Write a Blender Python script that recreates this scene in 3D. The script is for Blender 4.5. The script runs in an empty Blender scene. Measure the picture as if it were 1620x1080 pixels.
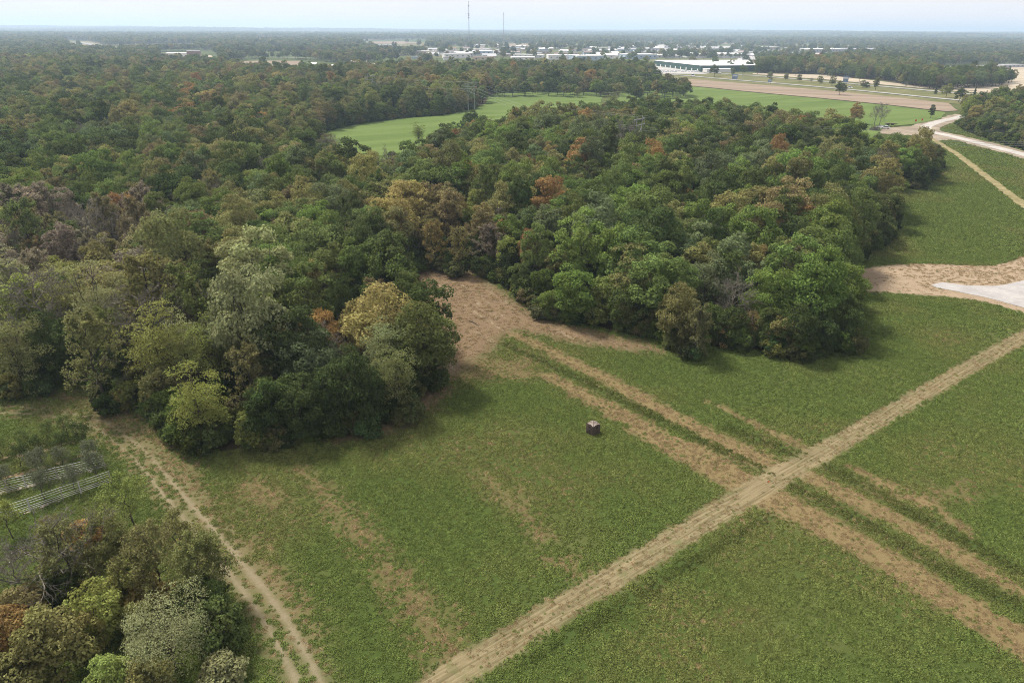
import bpy, math, random
import numpy as np
from mathutils import Vector, Matrix

# ------------------------------------------------------------------ camera
sc = bpy.context.scene
H = 52.0                      # drone height above the field (m)
FPX = 1115.0                  # focal length in pixels of a 1620 px wide frame
PITCH = math.atan((540 - 46.5) / FPX)
ROLL = math.radians(0.36)
fwd = Vector((0, math.cos(PITCH), -math.sin(PITCH)))
up0 = Vector((0, math.sin(PITCH), math.cos(PITCH)))
rt0 = Vector((1, 0, 0))
RT = rt0 * math.cos(ROLL) + up0 * math.sin(ROLL)
UP = up0 * math.cos(ROLL) - rt0 * math.sin(ROLL)
cam_d = bpy.data.cameras.new('camera')
cam_d.sensor_width = 36.0
cam_d.lens = FPX / 1620.0 * 36.0
cam_d.clip_start = 0.5
cam_d.clip_end = 80000
cam = bpy.data.objects.new('camera', cam_d)
sc.collection.objects.link(cam)
M3 = Matrix((RT, UP, -fwd)).transposed()
cam.matrix_world = Matrix.Translation((0, 0, H)) @ M3.to_4x4()
sc.camera = cam

# ------------------------------------------------------------------ sky and sun
SUN_EL = math.radians(54)
SUN_DIR = Vector((-0.70, 0.55, 0)).normalized() * math.cos(SUN_EL) + Vector((0, 0, math.sin(SUN_EL)))
world = bpy.data.worlds.new('World')
sc.world = world
world.use_nodes = True
wt = world.node_tree
wn, wl = wt.nodes, wt.links
wn.clear()
w_out = wn.new('ShaderNodeOutputWorld')
w_bg = wn.new('ShaderNodeBackground')
w_sky = wn.new('ShaderNodeTexSky')
w_sky.sky_type = 'NISHITA'
w_sky.sun_disc = False
w_sky.sun_elevation = SUN_EL
w_sky.sun_rotation = math.atan2(SUN_DIR.x, SUN_DIR.y)
w_sky.air_density = 1.2
w_sky.dust_density = 3.0
w_tc = wn.new('ShaderNodeTexCoord')
w_map = wn.new('ShaderNodeMapping')
w_map.inputs['Scale'].default_value = (1.6, 1.6, 9.0)
w_noise = wn.new('ShaderNodeTexNoise')
w_noise.inputs['Scale'].default_value = 2.2
w_noise.inputs['Detail'].default_value = 7
w_noise.inputs['Roughness'].default_value = 0.55
w_ramp = wn.new('ShaderNodeValToRGB')
w_ramp.color_ramp.elements[0].position = 0.3
w_ramp.color_ramp.elements[0].color = (4.75, 4.55, 4.65, 1)
w_ramp.color_ramp.elements[1].position = 0.7
w_ramp.color_ramp.elements[1].color = (5.25, 5.0, 5.0, 1)
w_mix = wn.new('ShaderNodeMix')
w_mix.data_type = 'RGBA'
w_mix.inputs[0].default_value = 0.95
wl.new(w_tc.outputs['Generated'], w_map.inputs['Vector'])
wl.new(w_map.outputs['Vector'], w_noise.inputs['Vector'])
wl.new(w_noise.outputs['Fac'], w_ramp.inputs['Fac'])
wl.new(w_sky.outputs['Color'], w_mix.inputs[6])
wl.new(w_ramp.outputs['Color'], w_mix.inputs[7])
wl.new(w_mix.outputs[2], w_bg.inputs['Color'])
w_bg.inputs['Strength'].default_value = 0.125
wl.new(w_bg.outputs[0], w_out.inputs['Surface'])

sun_d = bpy.data.lights.new('sun', 'SUN')
sun_d.energy = 4.3
sun_d.angle = math.radians(12)
sun_d.color = (1.0, 0.94, 0.84)
sun = bpy.data.objects.new('sun', sun_d)
sun.rotation_euler = (-SUN_DIR).to_track_quat('-Z', 'Y').to_euler()
sun.location = (0, 0, 200)
sc.collection.objects.link(sun)

sc.view_settings.view_transform = 'Standard'
sc.view_settings.look = 'None'
sc.view_settings.gamma = 1
sc.view_settings.exposure = 0.70
sc.render.engine = 'CYCLES'
sc.cycles.max_bounces = 5
sc.cycles.diffuse_bounces = 3
sc.cycles.volume_bounces = 1
sc.cycles.transparent_max_bounces = 4
sc.cycles.use_denoising = True
sc.cycles.denoising_prefilter = 'NONE'
sc.cycles.filter_width = 1.0

HAZE_DENSITY = 1.35e-4
HAZE_COLOR = (0.60, 0.77, 1.0)

# ------------------------------------------------------------------ helpers
C = sc.collection
R = random.Random(11)
NR = np.random.default_rng(11)


def ray(x, y):
    return fwd + RT * ((x - 810) / FPX) + UP * ((540 - y) / FPX)


def at(x, y, z=0.0):
    """the point at height z that the photograph shows at x, y"""
    d = ray(x, y)
    t = (z - H) / min(d.z, -1e-4)
    return Vector((d.x * t, d.y * t, z))


def poly(pts):
    """ground outline; a third value is the height of the thing whose top the photograph shows there"""
    return np.array([list(at(*p))[:2] for p in pts])


def pix(P):
    """photo position of world points (n,3)"""
    P = np.asarray(P, float) - np.array([0, 0, H])
    f = P @ np.array(fwd)
    return np.stack([810 + FPX * (P @ np.array(RT)) / f, 540 - FPX * (P @ np.array(UP)) / f, f], -1)


def hash2(ix, iy, s):
    h = (ix.astype(np.int64) * 374761393 + iy.astype(np.int64) * 668265263 + s * 1442695041) & 0x7fffffff
    h = (h ^ (h >> 13)) * 1274126177 & 0x7fffffff
    return ((h ^ (h >> 16)) & 0xffff) / 65535.0


def vnoise(x, y, s=0):
    ix, iy = np.floor(x), np.floor(y)
    fx, fy = x - ix, y - iy
    fx, fy = fx * fx * (3 - 2 * fx), fy * fy * (3 - 2 * fy)
    a = hash2(ix, iy, s); b = hash2(ix + 1, iy, s); c = hash2(ix, iy + 1, s); d = hash2(ix + 1, iy + 1, s)
    return (a * (1 - fx) + b * fx) * (1 - fy) + (c * (1 - fx) + d * fx) * fy


def fbm(x, y, s=0, o=4):
    v, a, t = 0, 0.5, 0
    for i in range(o):
        v = v + a * vnoise(x * 2 ** i, y * 2 ** i, s + i * 7)
        t += a
        a *= 0.5
    return v / t


def smooth(e0, e1, x):
    t = np.clip((x - e0) / (e1 - e0), 0, 1)
    return t * t * (3 - 2 * t)


def seg_dist(X, Y, a, b):
    dx, dy = b[0] - a[0], b[1] - a[1]
    L = dx * dx + dy * dy + 1e-9
    t = np.clip(((X - a[0]) * dx + (Y - a[1]) * dy) / L, 0, 1)
    return np.hypot(X - a[0] - t * dx, Y - a[1] - t * dy), t


def sd_poly(X, Y, P):
    """signed distance, negative inside"""
    d = np.full(X.shape, 1e9)
    ins = np.zeros(X.shape, bool)
    n = len(P)
    for i in range(n):
        a, b = P[i], P[(i + 1) % n]
        q, _ = seg_dist(X, Y, a, b)
        d = np.minimum(d, q)
        c = (a[1] > Y) != (b[1] > Y)
        with np.errstate(divide='ignore', invalid='ignore'):
            xx = (b[0] - a[0]) * (Y - a[1]) / (b[1] - a[1] + 1e-12) + a[0]
        ins ^= c & (X < xx)
    return np.where(ins, -d, d)


def side(X, Y, P):
    """-1 / +1: on which side of a polyline"""
    d = np.full(X.shape, 1e9)
    sg = np.ones(X.shape)
    for a, b in zip(P[:-1], P[1:]):
        q, _ = seg_dist(X, Y, a, b)
        c = (b[0] - a[0]) * (Y - a[1]) - (b[1] - a[1]) * (X - a[0])
        sg = np.where(q < d, np.where(c > 0, 1.0, -1.0), sg)
        d = np.minimum(d, q)
    return sg


def sd_line(X, Y, P, w):
    """distance to a polyline minus half-widths w (one per point)"""
    d = np.full(X.shape, 1e9)
    for i in range(len(P) - 1):
        q, t = seg_dist(X, Y, P[i], P[i + 1])
        d = np.minimum(d, q - (w[i] * (1 - t) + w[i + 1] * t))
    return d


def mesh_np(name, V, F, mats=(), mat_idx=None, attrs=None, smooth_shade=False):
    """mesh out of numpy: V (n,3), F (m,k) one polygon size"""
    V = np.asarray(V, np.float32)
    F = np.asarray(F, np.int32)
    me = bpy.data.meshes.new(name)
    me.vertices.add(len(V))
    me.vertices.foreach_set('co', V.ravel())
    m, k = F.shape
    me.loops.add(m * k)
    me.loops.foreach_set('vertex_index', F.ravel())
    me.polygons.add(m)
    me.polygons.foreach_set('loop_start', np.arange(0, m * k, k, dtype=np.int32))
    if mat_idx is not None:
        me.polygons.foreach_set('material_index', np.asarray(mat_idx, np.int32))
    if smooth_shade:
        me.polygons.foreach_set('use_smooth', np.ones(m, bool))
    for nm, arr in (attrs or {}).items():
        arr = np.asarray(arr, np.float32)
        if arr.ndim == 1:
            a = me.attributes.new(nm, 'FLOAT', 'POINT'); a.data.foreach_set('value', arr)
        else:
            a = me.attributes.new(nm, 'FLOAT_VECTOR', 'POINT'); a.data.foreach_set('vector', arr.ravel())
    for mt in mats:
        me.materials.append(mt)
    me.update(calc_edges=True)
    return me


def link(name, data, parent=None, loc=(0, 0, 0), rz=0.0, scale=None):
    o = bpy.data.objects.new(name, data)
    C.objects.link(o)
    o.location = loc
    if rz:
        o.rotation_euler = (0, 0, rz)
    if scale is not None:
        o.scale = scale if hasattr(scale, '__len__') else (scale,) * 3
    if parent is not None:
        o.parent = parent
    return o


def tag(o, label=None, cat=None, group=None, kind=None):
    if label: o['label'] = label
    if cat: o['category'] = cat
    if group: o['group'] = group
    if kind: o['kind'] = kind
    return o


class MB:
    """collects boxes, tubes and polygons, builds one mesh"""
    def __init__(self):
        self.v, self.f = [], []

    def poly(self, pts):
        b = len(self.v)
        self.v += [tuple(p) for p in pts]
        self.f.append(tuple(range(b, b + len(pts))))
        return self

    def box(self, c, s, rz=0.0):
        cx, cy, cz = c
        hx, hy, hz = s[0] / 2, s[1] / 2, s[2] / 2
        ca, sa = math.cos(rz), math.sin(rz)
        b = len(self.v)
        for z in (-hz, hz):
            for x, y in ((-hx, -hy), (hx, -hy), (hx, hy), (-hx, hy)):
                self.v.append((cx + x * ca - y * sa, cy + x * sa + y * ca, cz + z))
        for q in ((0, 3, 2, 1), (4, 5, 6, 7), (0, 1, 5, 4), (1, 2, 6, 5), (2, 3, 7, 6), (3, 0, 4, 7)):
            self.f.append(tuple(b + i for i in q))
        return self

    def tube(self, pts, rad, n=6, cap=True):
        pts = [Vector(p) for p in pts]
        if not hasattr(rad, '__len__'):
            rad = [rad] * len(pts)
        b = len(self.v)
        for i, p in enumerate(pts):
            t = (pts[min(i + 1, len(pts) - 1)] - pts[max(i - 1, 0)])
            if t.length < 1e-9: t = Vector((0, 0, 1))
            t.normalize()
            a = t.orthogonal() if abs(t.z) > 0.95 else t.cross(Vector((0, 0, 1)))
            a.normalize()
            c = t.cross(a)
            for k in range(n):
                an = 2 * math.pi * k / n
                self.v.append(tuple(p + (a * math.cos(an) + c * math.sin(an)) * rad[i]))
        for i in range(len(pts) - 1):
            for k in range(n):
                k2 = (k + 1) % n
                self.f.append((b + i * n + k, b + i * n + k2, b + (i + 1) * n + k2, b + (i + 1) * n + k))
        if cap:
            self.f.append(tuple(b + k for k in range(n))[::-1])
            self.f.append(tuple(b + (len(pts) - 1) * n + k for k in range(n)))
        return self

    def mesh(self, name, mat, smooth_shade=False):
        me = bpy.data.meshes.new(name)
        me.from_pydata(self.v, [], self.f)
        if mat: me.materials.append(mat)
        if smooth_shade:
            for p in me.polygons: p.use_smooth = True
        me.update()
        return me

    def build(self, name, mat, parent=None, loc=(0, 0, 0), rz=0.0, smooth_shade=False):
        return link(name, self.mesh(name, mat, smooth_shade), parent, loc, rz)


def empty(name, loc=(0, 0, 0), rz=0.0, scale=None):
    o = link(name, None, None, loc, rz, scale)
    o.empty_display_size = 0.5
    return o


# ------------------------------------------------------------------ materials
class NT:
    def __init__(self, name):
        self.m = bpy.data.materials.new(name)
        self.m.use_nodes = True
        self.t = self.m.node_tree
        self.t.nodes.clear()
        self.out = self.t.nodes.new('ShaderNodeOutputMaterial')

    def n(self, typ, **kw):
        nd = self.t.nodes.new(typ)
        for k, v in kw.items():
            if k in ('inp',):
                for kk, vv in v.items():
                    if hasattr(vv, 'is_output') or isinstance(vv, bpy.types.NodeSocket):
                        self.t.links.new(vv, nd.inputs[kk])
                    else:
                        nd.inputs[kk].default_value = vv
            else:
                setattr(nd, k, v)
        return nd

    def math(self, op, a, b=0.0, c=None, clamp=False):
        nd = self.n('ShaderNodeMath', operation=op, use_clamp=clamp)
        for i, v in enumerate((a, b) if c is None else (a, b, c)):
            if isinstance(v, bpy.types.NodeSocket): self.t.links.new(v, nd.inputs[i])
            else: nd.inputs[i].default_value = v
        return nd.outputs[0]

    def sstep(self, lo, hi, x, flo=0.0, fhi=1.0):
        nd = self.n('ShaderNodeMapRange', interpolation_type='SMOOTHSTEP')
        for i, v in enumerate((x, lo, hi, flo, fhi)):
            if isinstance(v, bpy.types.NodeSocket): self.t.links.new(v, nd.inputs[i])
            else: nd.inputs[i].default_value = v
        return nd.outputs[0]

    def mix(self, f, a, b, blend='MIX'):
        nd = self.n('ShaderNodeMix', data_type='RGBA', blend_type=blend)
        for i, v in ((0, f), (6, a), (7, b)):
            if isinstance(v, bpy.types.NodeSocket): self.t.links.new(v, nd.inputs[i])
            elif i == 0: nd.inputs[0].default_value = v
            else: nd.inputs[i].default_value = (*v, 1)
        return nd.outputs[2]

    def noise(self, vec, scale, detail=4, rough=0.55, out='Fac'):
        nd = self.n('ShaderNodeTexNoise')
        nd.inputs['Scale'].default_value = scale
        nd.inputs['Detail'].default_value = detail
        nd.inputs['Roughness'].default_value = rough
        if vec is not None: self.t.links.new(vec, nd.inputs['Vector'])
        return nd.outputs[out]

    def attr(self, name, typ='GEOMETRY', out='Fac'):
        nd = self.n('ShaderNodeAttribute', attribute_name=name, attribute_type=typ)
        return nd.outputs[out]

    def mapping(self, vec, rz=0.0, scale=(1, 1, 1)):
        nd = self.n('ShaderNodeMapping')
        nd.vector_type = 'TEXTURE'
        nd.inputs['Rotation'].default_value = (0, 0, rz)
        nd.inputs['Scale'].default_value = tuple(1 / c for c in scale)
        self.t.links.new(vec, nd.inputs['Vector'])
        return nd.outputs[0]

    def pos(self):
        return self.n('ShaderNodeNewGeometry').outputs['Position']

    def diffuse(self, col, rough=0.9, bump=None, dist=0.1, strength=0.6, spec=0.2, metal=0.0):
        b = self.n('ShaderNodeBsdfPrincipled')
        if isinstance(col, bpy.types.NodeSocket): self.t.links.new(col, b.inputs['Base Color'])
        else: b.inputs['Base Color'].default_value = (*col, 1)
        b.inputs['Roughness'].default_value = rough
        b.inputs['Specular IOR Level'].default_value = spec
        b.inputs['Metallic'].default_value = metal
        if bump is not None:
            bn = self.n('ShaderNodeBump')
            bn.inputs['Strength'].default_value = strength
            bn.inputs['Distance'].default_value = dist
            self.t.links.new(bump, bn.inputs['Height'])
            self.t.links.new(bn.outputs[0], b.inputs['Normal'])
        self.t.links.new(b.outputs[0], self.out.inputs['Surface'])
        return self.m


def plain(name, col, rough=0.8, var=0.12, scale=1.5, spec=0.3, metal=0.0):
    """a painted / plain surface with slight blotches"""
    k = NT(name)
    p = k.n('ShaderNodeTexCoord').outputs['Object']
    f = k.noise(p, scale, 5)
    dark = tuple(c * (1 - var * 1.6) for c in col)
    lite = tuple(min(1, c * (1 + var)) for c in col)
    return k.diffuse(k.mix(f, dark, lite), rough, spec=spec, metal=metal)


def leaf_material(name, trans=0.36):
    k = NT(name)
    tint = k.attr('tint', 'INSTANCER', 'Color')
    var = k.attr('var')
    hsv = k.n('ShaderNodeHueSaturation')
    k.t.links.new(tint, hsv.inputs['Color'])
    k.t.links.new(k.sstep(0, 1, var, 0.488, 0.512), hsv.inputs['Hue'])
    k.t.links.new(k.math('MULTIPLY_ADD', var, 0.6, 0.72), hsv.inputs['Value'])
    d = k.n('ShaderNodeBsdfDiffuse')
    t = k.n('ShaderNodeBsdfTranslucent')
    k.t.links.new(hsv.outputs[0], d.inputs['Color'])
    k.t.links.new(hsv.outputs[0], t.inputs['Color'])
    mx = k.n('ShaderNodeMixShader')
    mx.inputs[0].default_value = trans
    k.t.links.new(d.outputs[0], mx.inputs[1])
    k.t.links.new(t.outputs[0], mx.inputs[2])
    k.t.links.new(mx.outputs[0], k.out.inputs['Surface'])
    return k.m


LEAF = leaf_material('leaf')
GRASS = leaf_material('grass_blade', 0.2)
BARK = plain('bark', (0.075, 0.06, 0.048), 0.95, 0.35, 3.0)
BARK_GREY = plain('bark_grey', (0.165, 0.148, 0.12), 0.95, 0.3, 3.0)

# ------------------------------------------------------------------ where things lie
WOOD = poly([(-300, 572), (-120, 588), (0, 598), (70, 606), (140, 612), (195, 640), (250, 668), (305, 706), (350, 716), (420, 708),
             (500, 697), (560, 684), (618, 664), (655, 640), (676, 608), (684, 572), (676, 530), (662, 492), (648, 458),
             (646, 434), (690, 420), (740, 423), (778, 445), (822, 475), (858, 495), (905, 510), (960, 523), (1040, 539),
             (1110, 547), (1200, 554), (1290, 557), (1338, 549), (1352, 525), (1346, 490), (1332, 455), (1340, 425),
             (1372, 404), (1402, 384), (1414, 352), (1400, 318), (1416, 303), (1450, 299), (1474, 292), (1474, 262),
             (1470, 227, 13), (1440, 220, 13), (1405, 217, 13), (1385, 211, 13), (1372, 200, 13), (1364, 192, 13), (1300, 182, 13), (1200, 171, 13), (1120, 160, 13), (1050, 154, 13),
             (1000, 153, 13), (950, 158, 13), (915, 168, 13), (850, 177, 13), (800, 176, 13), (740, 183, 13), (700, 196, 13),
             (650, 220, 13), (600, 230, 13), (550, 227, 13), (512, 228, 5), (505, 222), (512, 210), (560, 198), (640, 187), (700, 183),
             (756, 172), (772, 165), (770, 156), (788, 148), (850, 147), (930, 147), (960, 145), (985, 140),
             (1030, 127), (1040, 122), (1020, 118), (950, 115), (900, 114), (800, 114), (700, 118), (640, 121), (560, 126),
             (480, 127), (420, 123), (330, 115), (250, 110), (100, 106), (0, 105), (-300, 103), (-500, 140), (-500, 400)])
WOOD_R = poly([(1514, 199), (1534, 210), (1570, 224), (1620, 238), (1720, 262), (1900, 230), (1760, 176), (1620, 168),
               (1560, 168), (1520, 174)])
WOOD_B = poly([(1195, 116), (1300, 118), (1340, 123), (1400, 128), (1440, 139), (1480, 143), (1590, 138), (1604, 130),
               (1560, 124), (1500, 128), (1450, 116), (1430, 108), (1380, 101), (1250, 101), (1195, 108)])
CLEAR = poly([(648, 428), (690, 420), (738, 424), (765, 442), (800, 466), (850, 500), (905, 516), (960, 530), (1030, 546),
              (1050, 556), (980, 552), (900, 540), (850, 528), (812, 522), (790, 535), (778, 556), (745, 570),
              (722, 590), (702, 618), (685, 642), (652, 664), (600, 684), (540, 698), (540, 690), (600, 672), (650, 640),
              (672, 600), (678, 560), (672, 510), (655, 465)])
DIRT = poly([(1335, 452), (1345, 432), (1372, 424), (1400, 420), (1440, 417), (1500, 418), (1560, 421), (1600, 414), (1640, 395),
             (1760, 400), (1760, 530), (1620, 495), (1560, 478), (1500, 470), (1440, 465), (1390, 462), (1350, 466)])
TRACK = poly([(600, 1142), (700, 1080), (760, 1042), (880, 966), (1000, 895), (1130, 815), (1240, 748), (1320, 704), (1420, 646),
              (1520, 588), (1620, 532), (1720, 478), (1800, 440)])
TRACK_W = [1.75, 1.75, 1.7, 1.65, 1.6, 1.8, 1.95, 1.7, 1.6, 1.6, 1.7, 1.7, 1.7]
LTRACK = poly([(-60, 652), (20, 648), (90, 655), (160, 672), (215, 712), (262, 768), (312, 826), (352, 872), (392, 922), (430, 972),
               (462, 1026), (490, 1080), (515, 1140)])
STRIPS = [  # dry, straw coloured bands along the field
    (poly([(812, 528), (870, 556), (940, 590), (1000, 622), (1070, 662), (1130, 692), (1185, 718), (1235, 738)]), [1.2, 1.2, 1.3, 1.4, 1.5, 1.7, 1.6, 1.7]),
    (poly([(868, 594), (920, 622), (980, 655), (1040, 692), (1100, 720), (1150, 748), (1205, 780)]), [1.1, 1.5, 1.7, 2.2, 2.8, 2.6, 2.4]),
    (poly([(1205, 780), (1265, 812), (1330, 846), (1400, 882), (1470, 930), (1540, 966), (1620, 1018), (1700, 1070)]), [2.4, 2.4, 2.0, 2.1, 2.0, 2.2, 2.2, 2.2]),
    (poly([(1280, 752), (1340, 782), (1410, 818), (1500, 868), (1560, 904), (1620, 936), (1700, 980)]), [1.2, 1.5, 1.3, 1.3, 1.2, 1.0, 1.0]),
    (poly([(1120, 636), (1180, 664), (1240, 692), (1300, 720)]), [0.3, 0.5, 0.6, 0.5]),
    (poly([(1350, 740), (1400, 765), (1470, 800), (1530, 838)]), [0.3, 0.8, 0.9, 0.3]),
]
FAINT = [  # half-dried bands and patches
    (poly([(480, 745), (540, 810), (590, 868), (640, 930), (690, 1000), (715, 1048)]), [1.2, 1.8, 1.6, 1.9, 2.2, 1.6]),
    (poly([(770, 760), (820, 800), (860, 850)]), [1.0, 2.0, 1.2]),
    (poly([(735, 590), (790, 585), (835, 592)]), [3.5, 4.0, 2.0]), (poly([(735, 580), (820, 575)]), [3.0, 3.0]),
    (poly([(860, 880), (920, 905), (960, 900)]), [0.8, 1.4, 0.6]),
    (poly([(400, 770), (440, 790)]), [2.5, 2.0]),
    (poly([(380, 850), (420, 905), (470, 960), (500, 1000)]), [1.0, 1.6, 1.6, 1.2]),
        (poly([(1380, 770), (1460, 790), (1540, 770)]), [1.5, 2.5, 1.5]),
    ]
DARKG = [  # lush dark bands
    (poly([(800, 545), (860, 572), (930, 606), (1000, 640), (1080, 682), (1160, 722), (1228, 748)]), [0.9, 0.9, 0.9, 0.9, 0.9, 1.0, 1.0]),
    (poly([(1255, 770), (1320, 802), (1400, 846), (1480, 892), (1560, 932), (1640, 972), (1720, 1016)]), [0.9, 1.0, 1.0, 1.0, 1.1, 1.2, 1.2]),
    (poly([(1310, 738), (1400, 786), (1500, 842), (1620, 906)]), [1.0, 1.0, 1.1, 1.1]),
    (poly([(1150, 678), (1280, 726)]), [1.0, 1.0]),
    (poly([(830, 1050), (900, 1010), (1030, 930), (1150, 856), (1220, 816)]), [0.6, 0.7, 0.7, 0.7, 0.5]),
]
LTAN = [  # worn, brownish grass beside the left woodland
    (poly([(-60, 622), (60, 618), (150, 640), (215, 690), (270, 735), (320, 790), (370, 850)]), [1.0, 1.5, 2.5, 3.2, 3.2, 2.0, 0.4]),
]
ORCH = [poly([(-40, 732), (60, 716), (118, 699)]), poly([(-40, 768), (60, 742), (156, 712)])]


def hill(X, Y):
    """the land far away rises a little"""
    r = np.hypot(X, Y)
    k = smooth(3500, 12000, r)
    return k * (fbm(X / 3800 + 3.1, Y / 5200 + 1.7, 21, 4) - 0.33) * 110


def hz(x, y):
    return float(hill(np.array([float(x)]), np.array([float(y)]))[0])


def masks(X, Y):
    m = {}
    m['wood'] = np.minimum(sd_poly(X, Y, WOOD), np.minimum(sd_poly(X, Y, WOOD_R), sd_poly(X, Y, WOOD_B)))
    m['clear'] = sd_poly(X, Y, CLEAR)
    m['dirt'] = sd_poly(X, Y, DIRT)
    m['track'] = sd_line(X, Y, TRACK, TRACK_W)
    lt = sd_line(X, Y, LTRACK, [0] * len(LTRACK))
    m['rut'] = np.abs(lt - 0.85) - 0.30 + 0.30 * smooth(66, 84, Y)
    m['slt'] = lt * side(X, Y, LTRACK)
    m['wear'] = 0.30 * smooth(66, 84, Y)
    m['lpath'] = lt - 2.4
    m['strip'] = np.min([sd_line(X, Y, p, w) for p, w in STRIPS], 0) - 0.2
    m['faint'] = np.min([sd_line(X, Y, p, w) for p, w in FAINT], 0)
    m['dark'] = np.min([sd_line(X, Y, p, w) for p, w in DARKG], 0)
    m['ltan'] = np.min([sd_line(X, Y, p, w) for p, w in LTAN], 0)
    m['orch'] = np.min([sd_line(X, Y, p, [0.45] * len(p)) for p in ORCH], 0)
    return m


# ------------------------------------------------------------------ ground
def graded(lo, hi, step, far, g=1.032):
    a = [lo]
    s = step
    while a[-1] > -far:
        s *= g
        a.append(a[-1] - s)
    b = [hi]
    s = step
    while b[-1] < far:
        s *= g
        b.append(b[-1] + s)
    n = int(round((hi - lo) / step))
    return np.concatenate([a[::-1][:-1], np.linspace(lo, hi, n + 1), b[1:]])


def ground_material():
    k = NT('farmland')
    p = k.pos()
    n_edge = k.noise(p, 0.55, 6, 0.62)
    n_big = k.noise(p, 0.045, 5, 0.55)
    n_mid = k.noise(p, 0.3, 6, 0.6)
    n_fine = k.noise(p, 3.2, 6, 0.7)
    jit = k.math('MULTIPLY_ADD', n_edge, 3.2, -1.6)

    def msk(name, soft, amp=1.0):
        a = k.math('MULTIPLY_ADD', jit, amp, k.attr(name))
        return k.sstep(soft, -soft, a)
    # field crop
    g = k.mix(n_mid, (0.036, 0.054, 0.014), (0.064, 0.090, 0.024))
    g = k.mix(k.sstep(0.45, 0.72, n_big), g, (0.085, 0.092, 0.034))
    soilspk = k.sstep(0.60, 0.74, n_fine)
    g = k.mix(k.math('MULTIPLY', soilspk, 0.45), g, (0.17, 0.125, 0.075))
    g = k.mix(k.math('MULTIPLY', msk('dark', 0.7, 0.5), 0.75), g, k.mix(n_mid, (0.038, 0.058, 0.017), (0.062, 0.085, 0.026)))
    straw = k.mix(n_fine, (0.125, 0.092, 0.048), (0.235, 0.172, 0.09))
    brown = k.mix(n_fine, (0.105, 0.075, 0.042), (0.21, 0.15, 0.08))
    g = k.mix(k.math('MULTIPLY', msk('faint', 2.2, 1.3), 0.52), g, brown)
    g = k.mix(k.math('MULTIPLY', msk('ltan', 2.8, 1.4), 0.5), g, k.mix(n_mid, (0.12, 0.09, 0.05), (0.19, 0.155, 0.085)))
    g = k.mix(k.math('MULTIPLY', msk('strip', 1.1, 0.9), 0.82), g, straw)
    # bare soil
    soil = k.mix(n_mid, (0.122, 0.085, 0.052), (0.215, 0.155, 0.100))
    soil = k.mix(k.sstep(0.52, 0.70, k.noise(k.mapping(p, math.atan2(*(CLEAR[5] - CLEAR[3])[::-1]), (0.25, 1.2, 1)), 0.42, 7, 0.68)), soil, (0.275, 0.22, 0.155))
    soil = k.mix(k.sstep(0.42, 0.62, n_fine, 0, 0.65), soil, (0.105, 0.075, 0.044))
    soil = k.mix(k.sstep(0.55, 0.7, k.noise(p, 0.35, 7, 0.7), 0, 0.55), soil, (0.105, 0.098, 0.045))
    g = k.mix(msk('clear', 2.8, 1.5), g, soil)
    dirt = k.mix(n_mid, (0.20, 0.15, 0.10), (0.33, 0.26, 0.185))
    g = k.mix(msk('dirt', 0.9, 0.8), g, dirt)
    g = k.mix(msk('orch', 0.25, 0.25), g, (0.24, 0.17, 0.11))
    # mown track: streaks along its line
    q = k.mapping(p, math.atan2(*(TRACK[8] - TRACK[3])[::-1]), (0.09, 2.2, 1))
    streak = k.noise(q, 1.6, 6, 0.65)
    tr = k.mix(k.sstep(0.3, 0.68, streak), (0.105, 0.088, 0.046), (0.24, 0.195, 0.118))
    tr = k.mix(k.sstep(0.55, 0.7, n_mid, 0, 0.55), tr, (0.085, 0.105, 0.038))
    g = k.mix(k.math('MULTIPLY', msk('track', 0.8, 0.5), 0.9), g, tr)
    lp = k.mix(n_fine, (0.12, 0.105, 0.055), (0.2, 0.165, 0.095))
    g = k.mix(k.math('MULTIPLY', msk('lpath', 1.8, 0.8), 0.5), g, lp)
    rut = k.math('ABSOLUTE', k.math('SUBTRACT', k.math('ABSOLUTE', k.attr('slt')), 0.85))
    rut = k.math('ADD', k.math('SUBTRACT', rut, 0.30), k.attr('wear'))
    rutm = k.sstep(0.45, -0.4, k.math('MULTIPLY_ADD', jit, 0.32, rut), 0.0, 0.75)
    g = k.mix(k.math('MULTIPLY', rutm, k.sstep(0.05, 0.45, n_mid)), g, k.mix(n_fine, (0.165, 0.138, 0.088), (0.26, 0.215, 0.15)))
    # woodland floor
    floor = k.mix(n_mid, (0.045, 0.036, 0.022), (0.09, 0.07, 0.04))
    g = k.mix(msk('wood', 1.2, 0.8), g, floor)
    # far land: patchwork of fields and rough ground
    far = k.sstep(450, 800, k.attr('dist'))
    vor = k.n('ShaderNodeTexVoronoi')
    vor.inputs['Scale'].default_value = 0.0022
    k.t.links.new(p, vor.inputs['Vector'])
    pal = k.n('ShaderNodeValToRGB')
    e = pal.color_ramp.elements
    e[0].position, e[0].color = 0.0, (0.06, 0.08, 0.03, 1)
    e[1].position, e[1].color = 1.0, (0.20, 0.17, 0.10, 1)
    for ps, cl in ((0.35, (0.085, 0.095, 0.04, 1)), (0.6, (0.15, 0.13, 0.07, 1)), (0.8, (0.09, 0.11, 0.045, 1))):
        x = e.new(ps); x.color = cl
    sep = k.n('ShaderNodeSeparateColor')
    k.t.links.new(vor.outputs['Color'], sep.inputs[0])
    k.t.links.new(sep.outputs[0], pal.inputs[0])
    g = k.mix(k.math('MULTIPLY', far, k.sstep(-0.5, 1.0, k.attr('wood'))), g, pal.outputs[0])
    hgt = k.math('ADD', n_fine, k.math('MULTIPLY', n_mid, 1.5))
    return k.diffuse(g, 1.0, hgt, 0.25, 0.55, spec=0.0)


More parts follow.
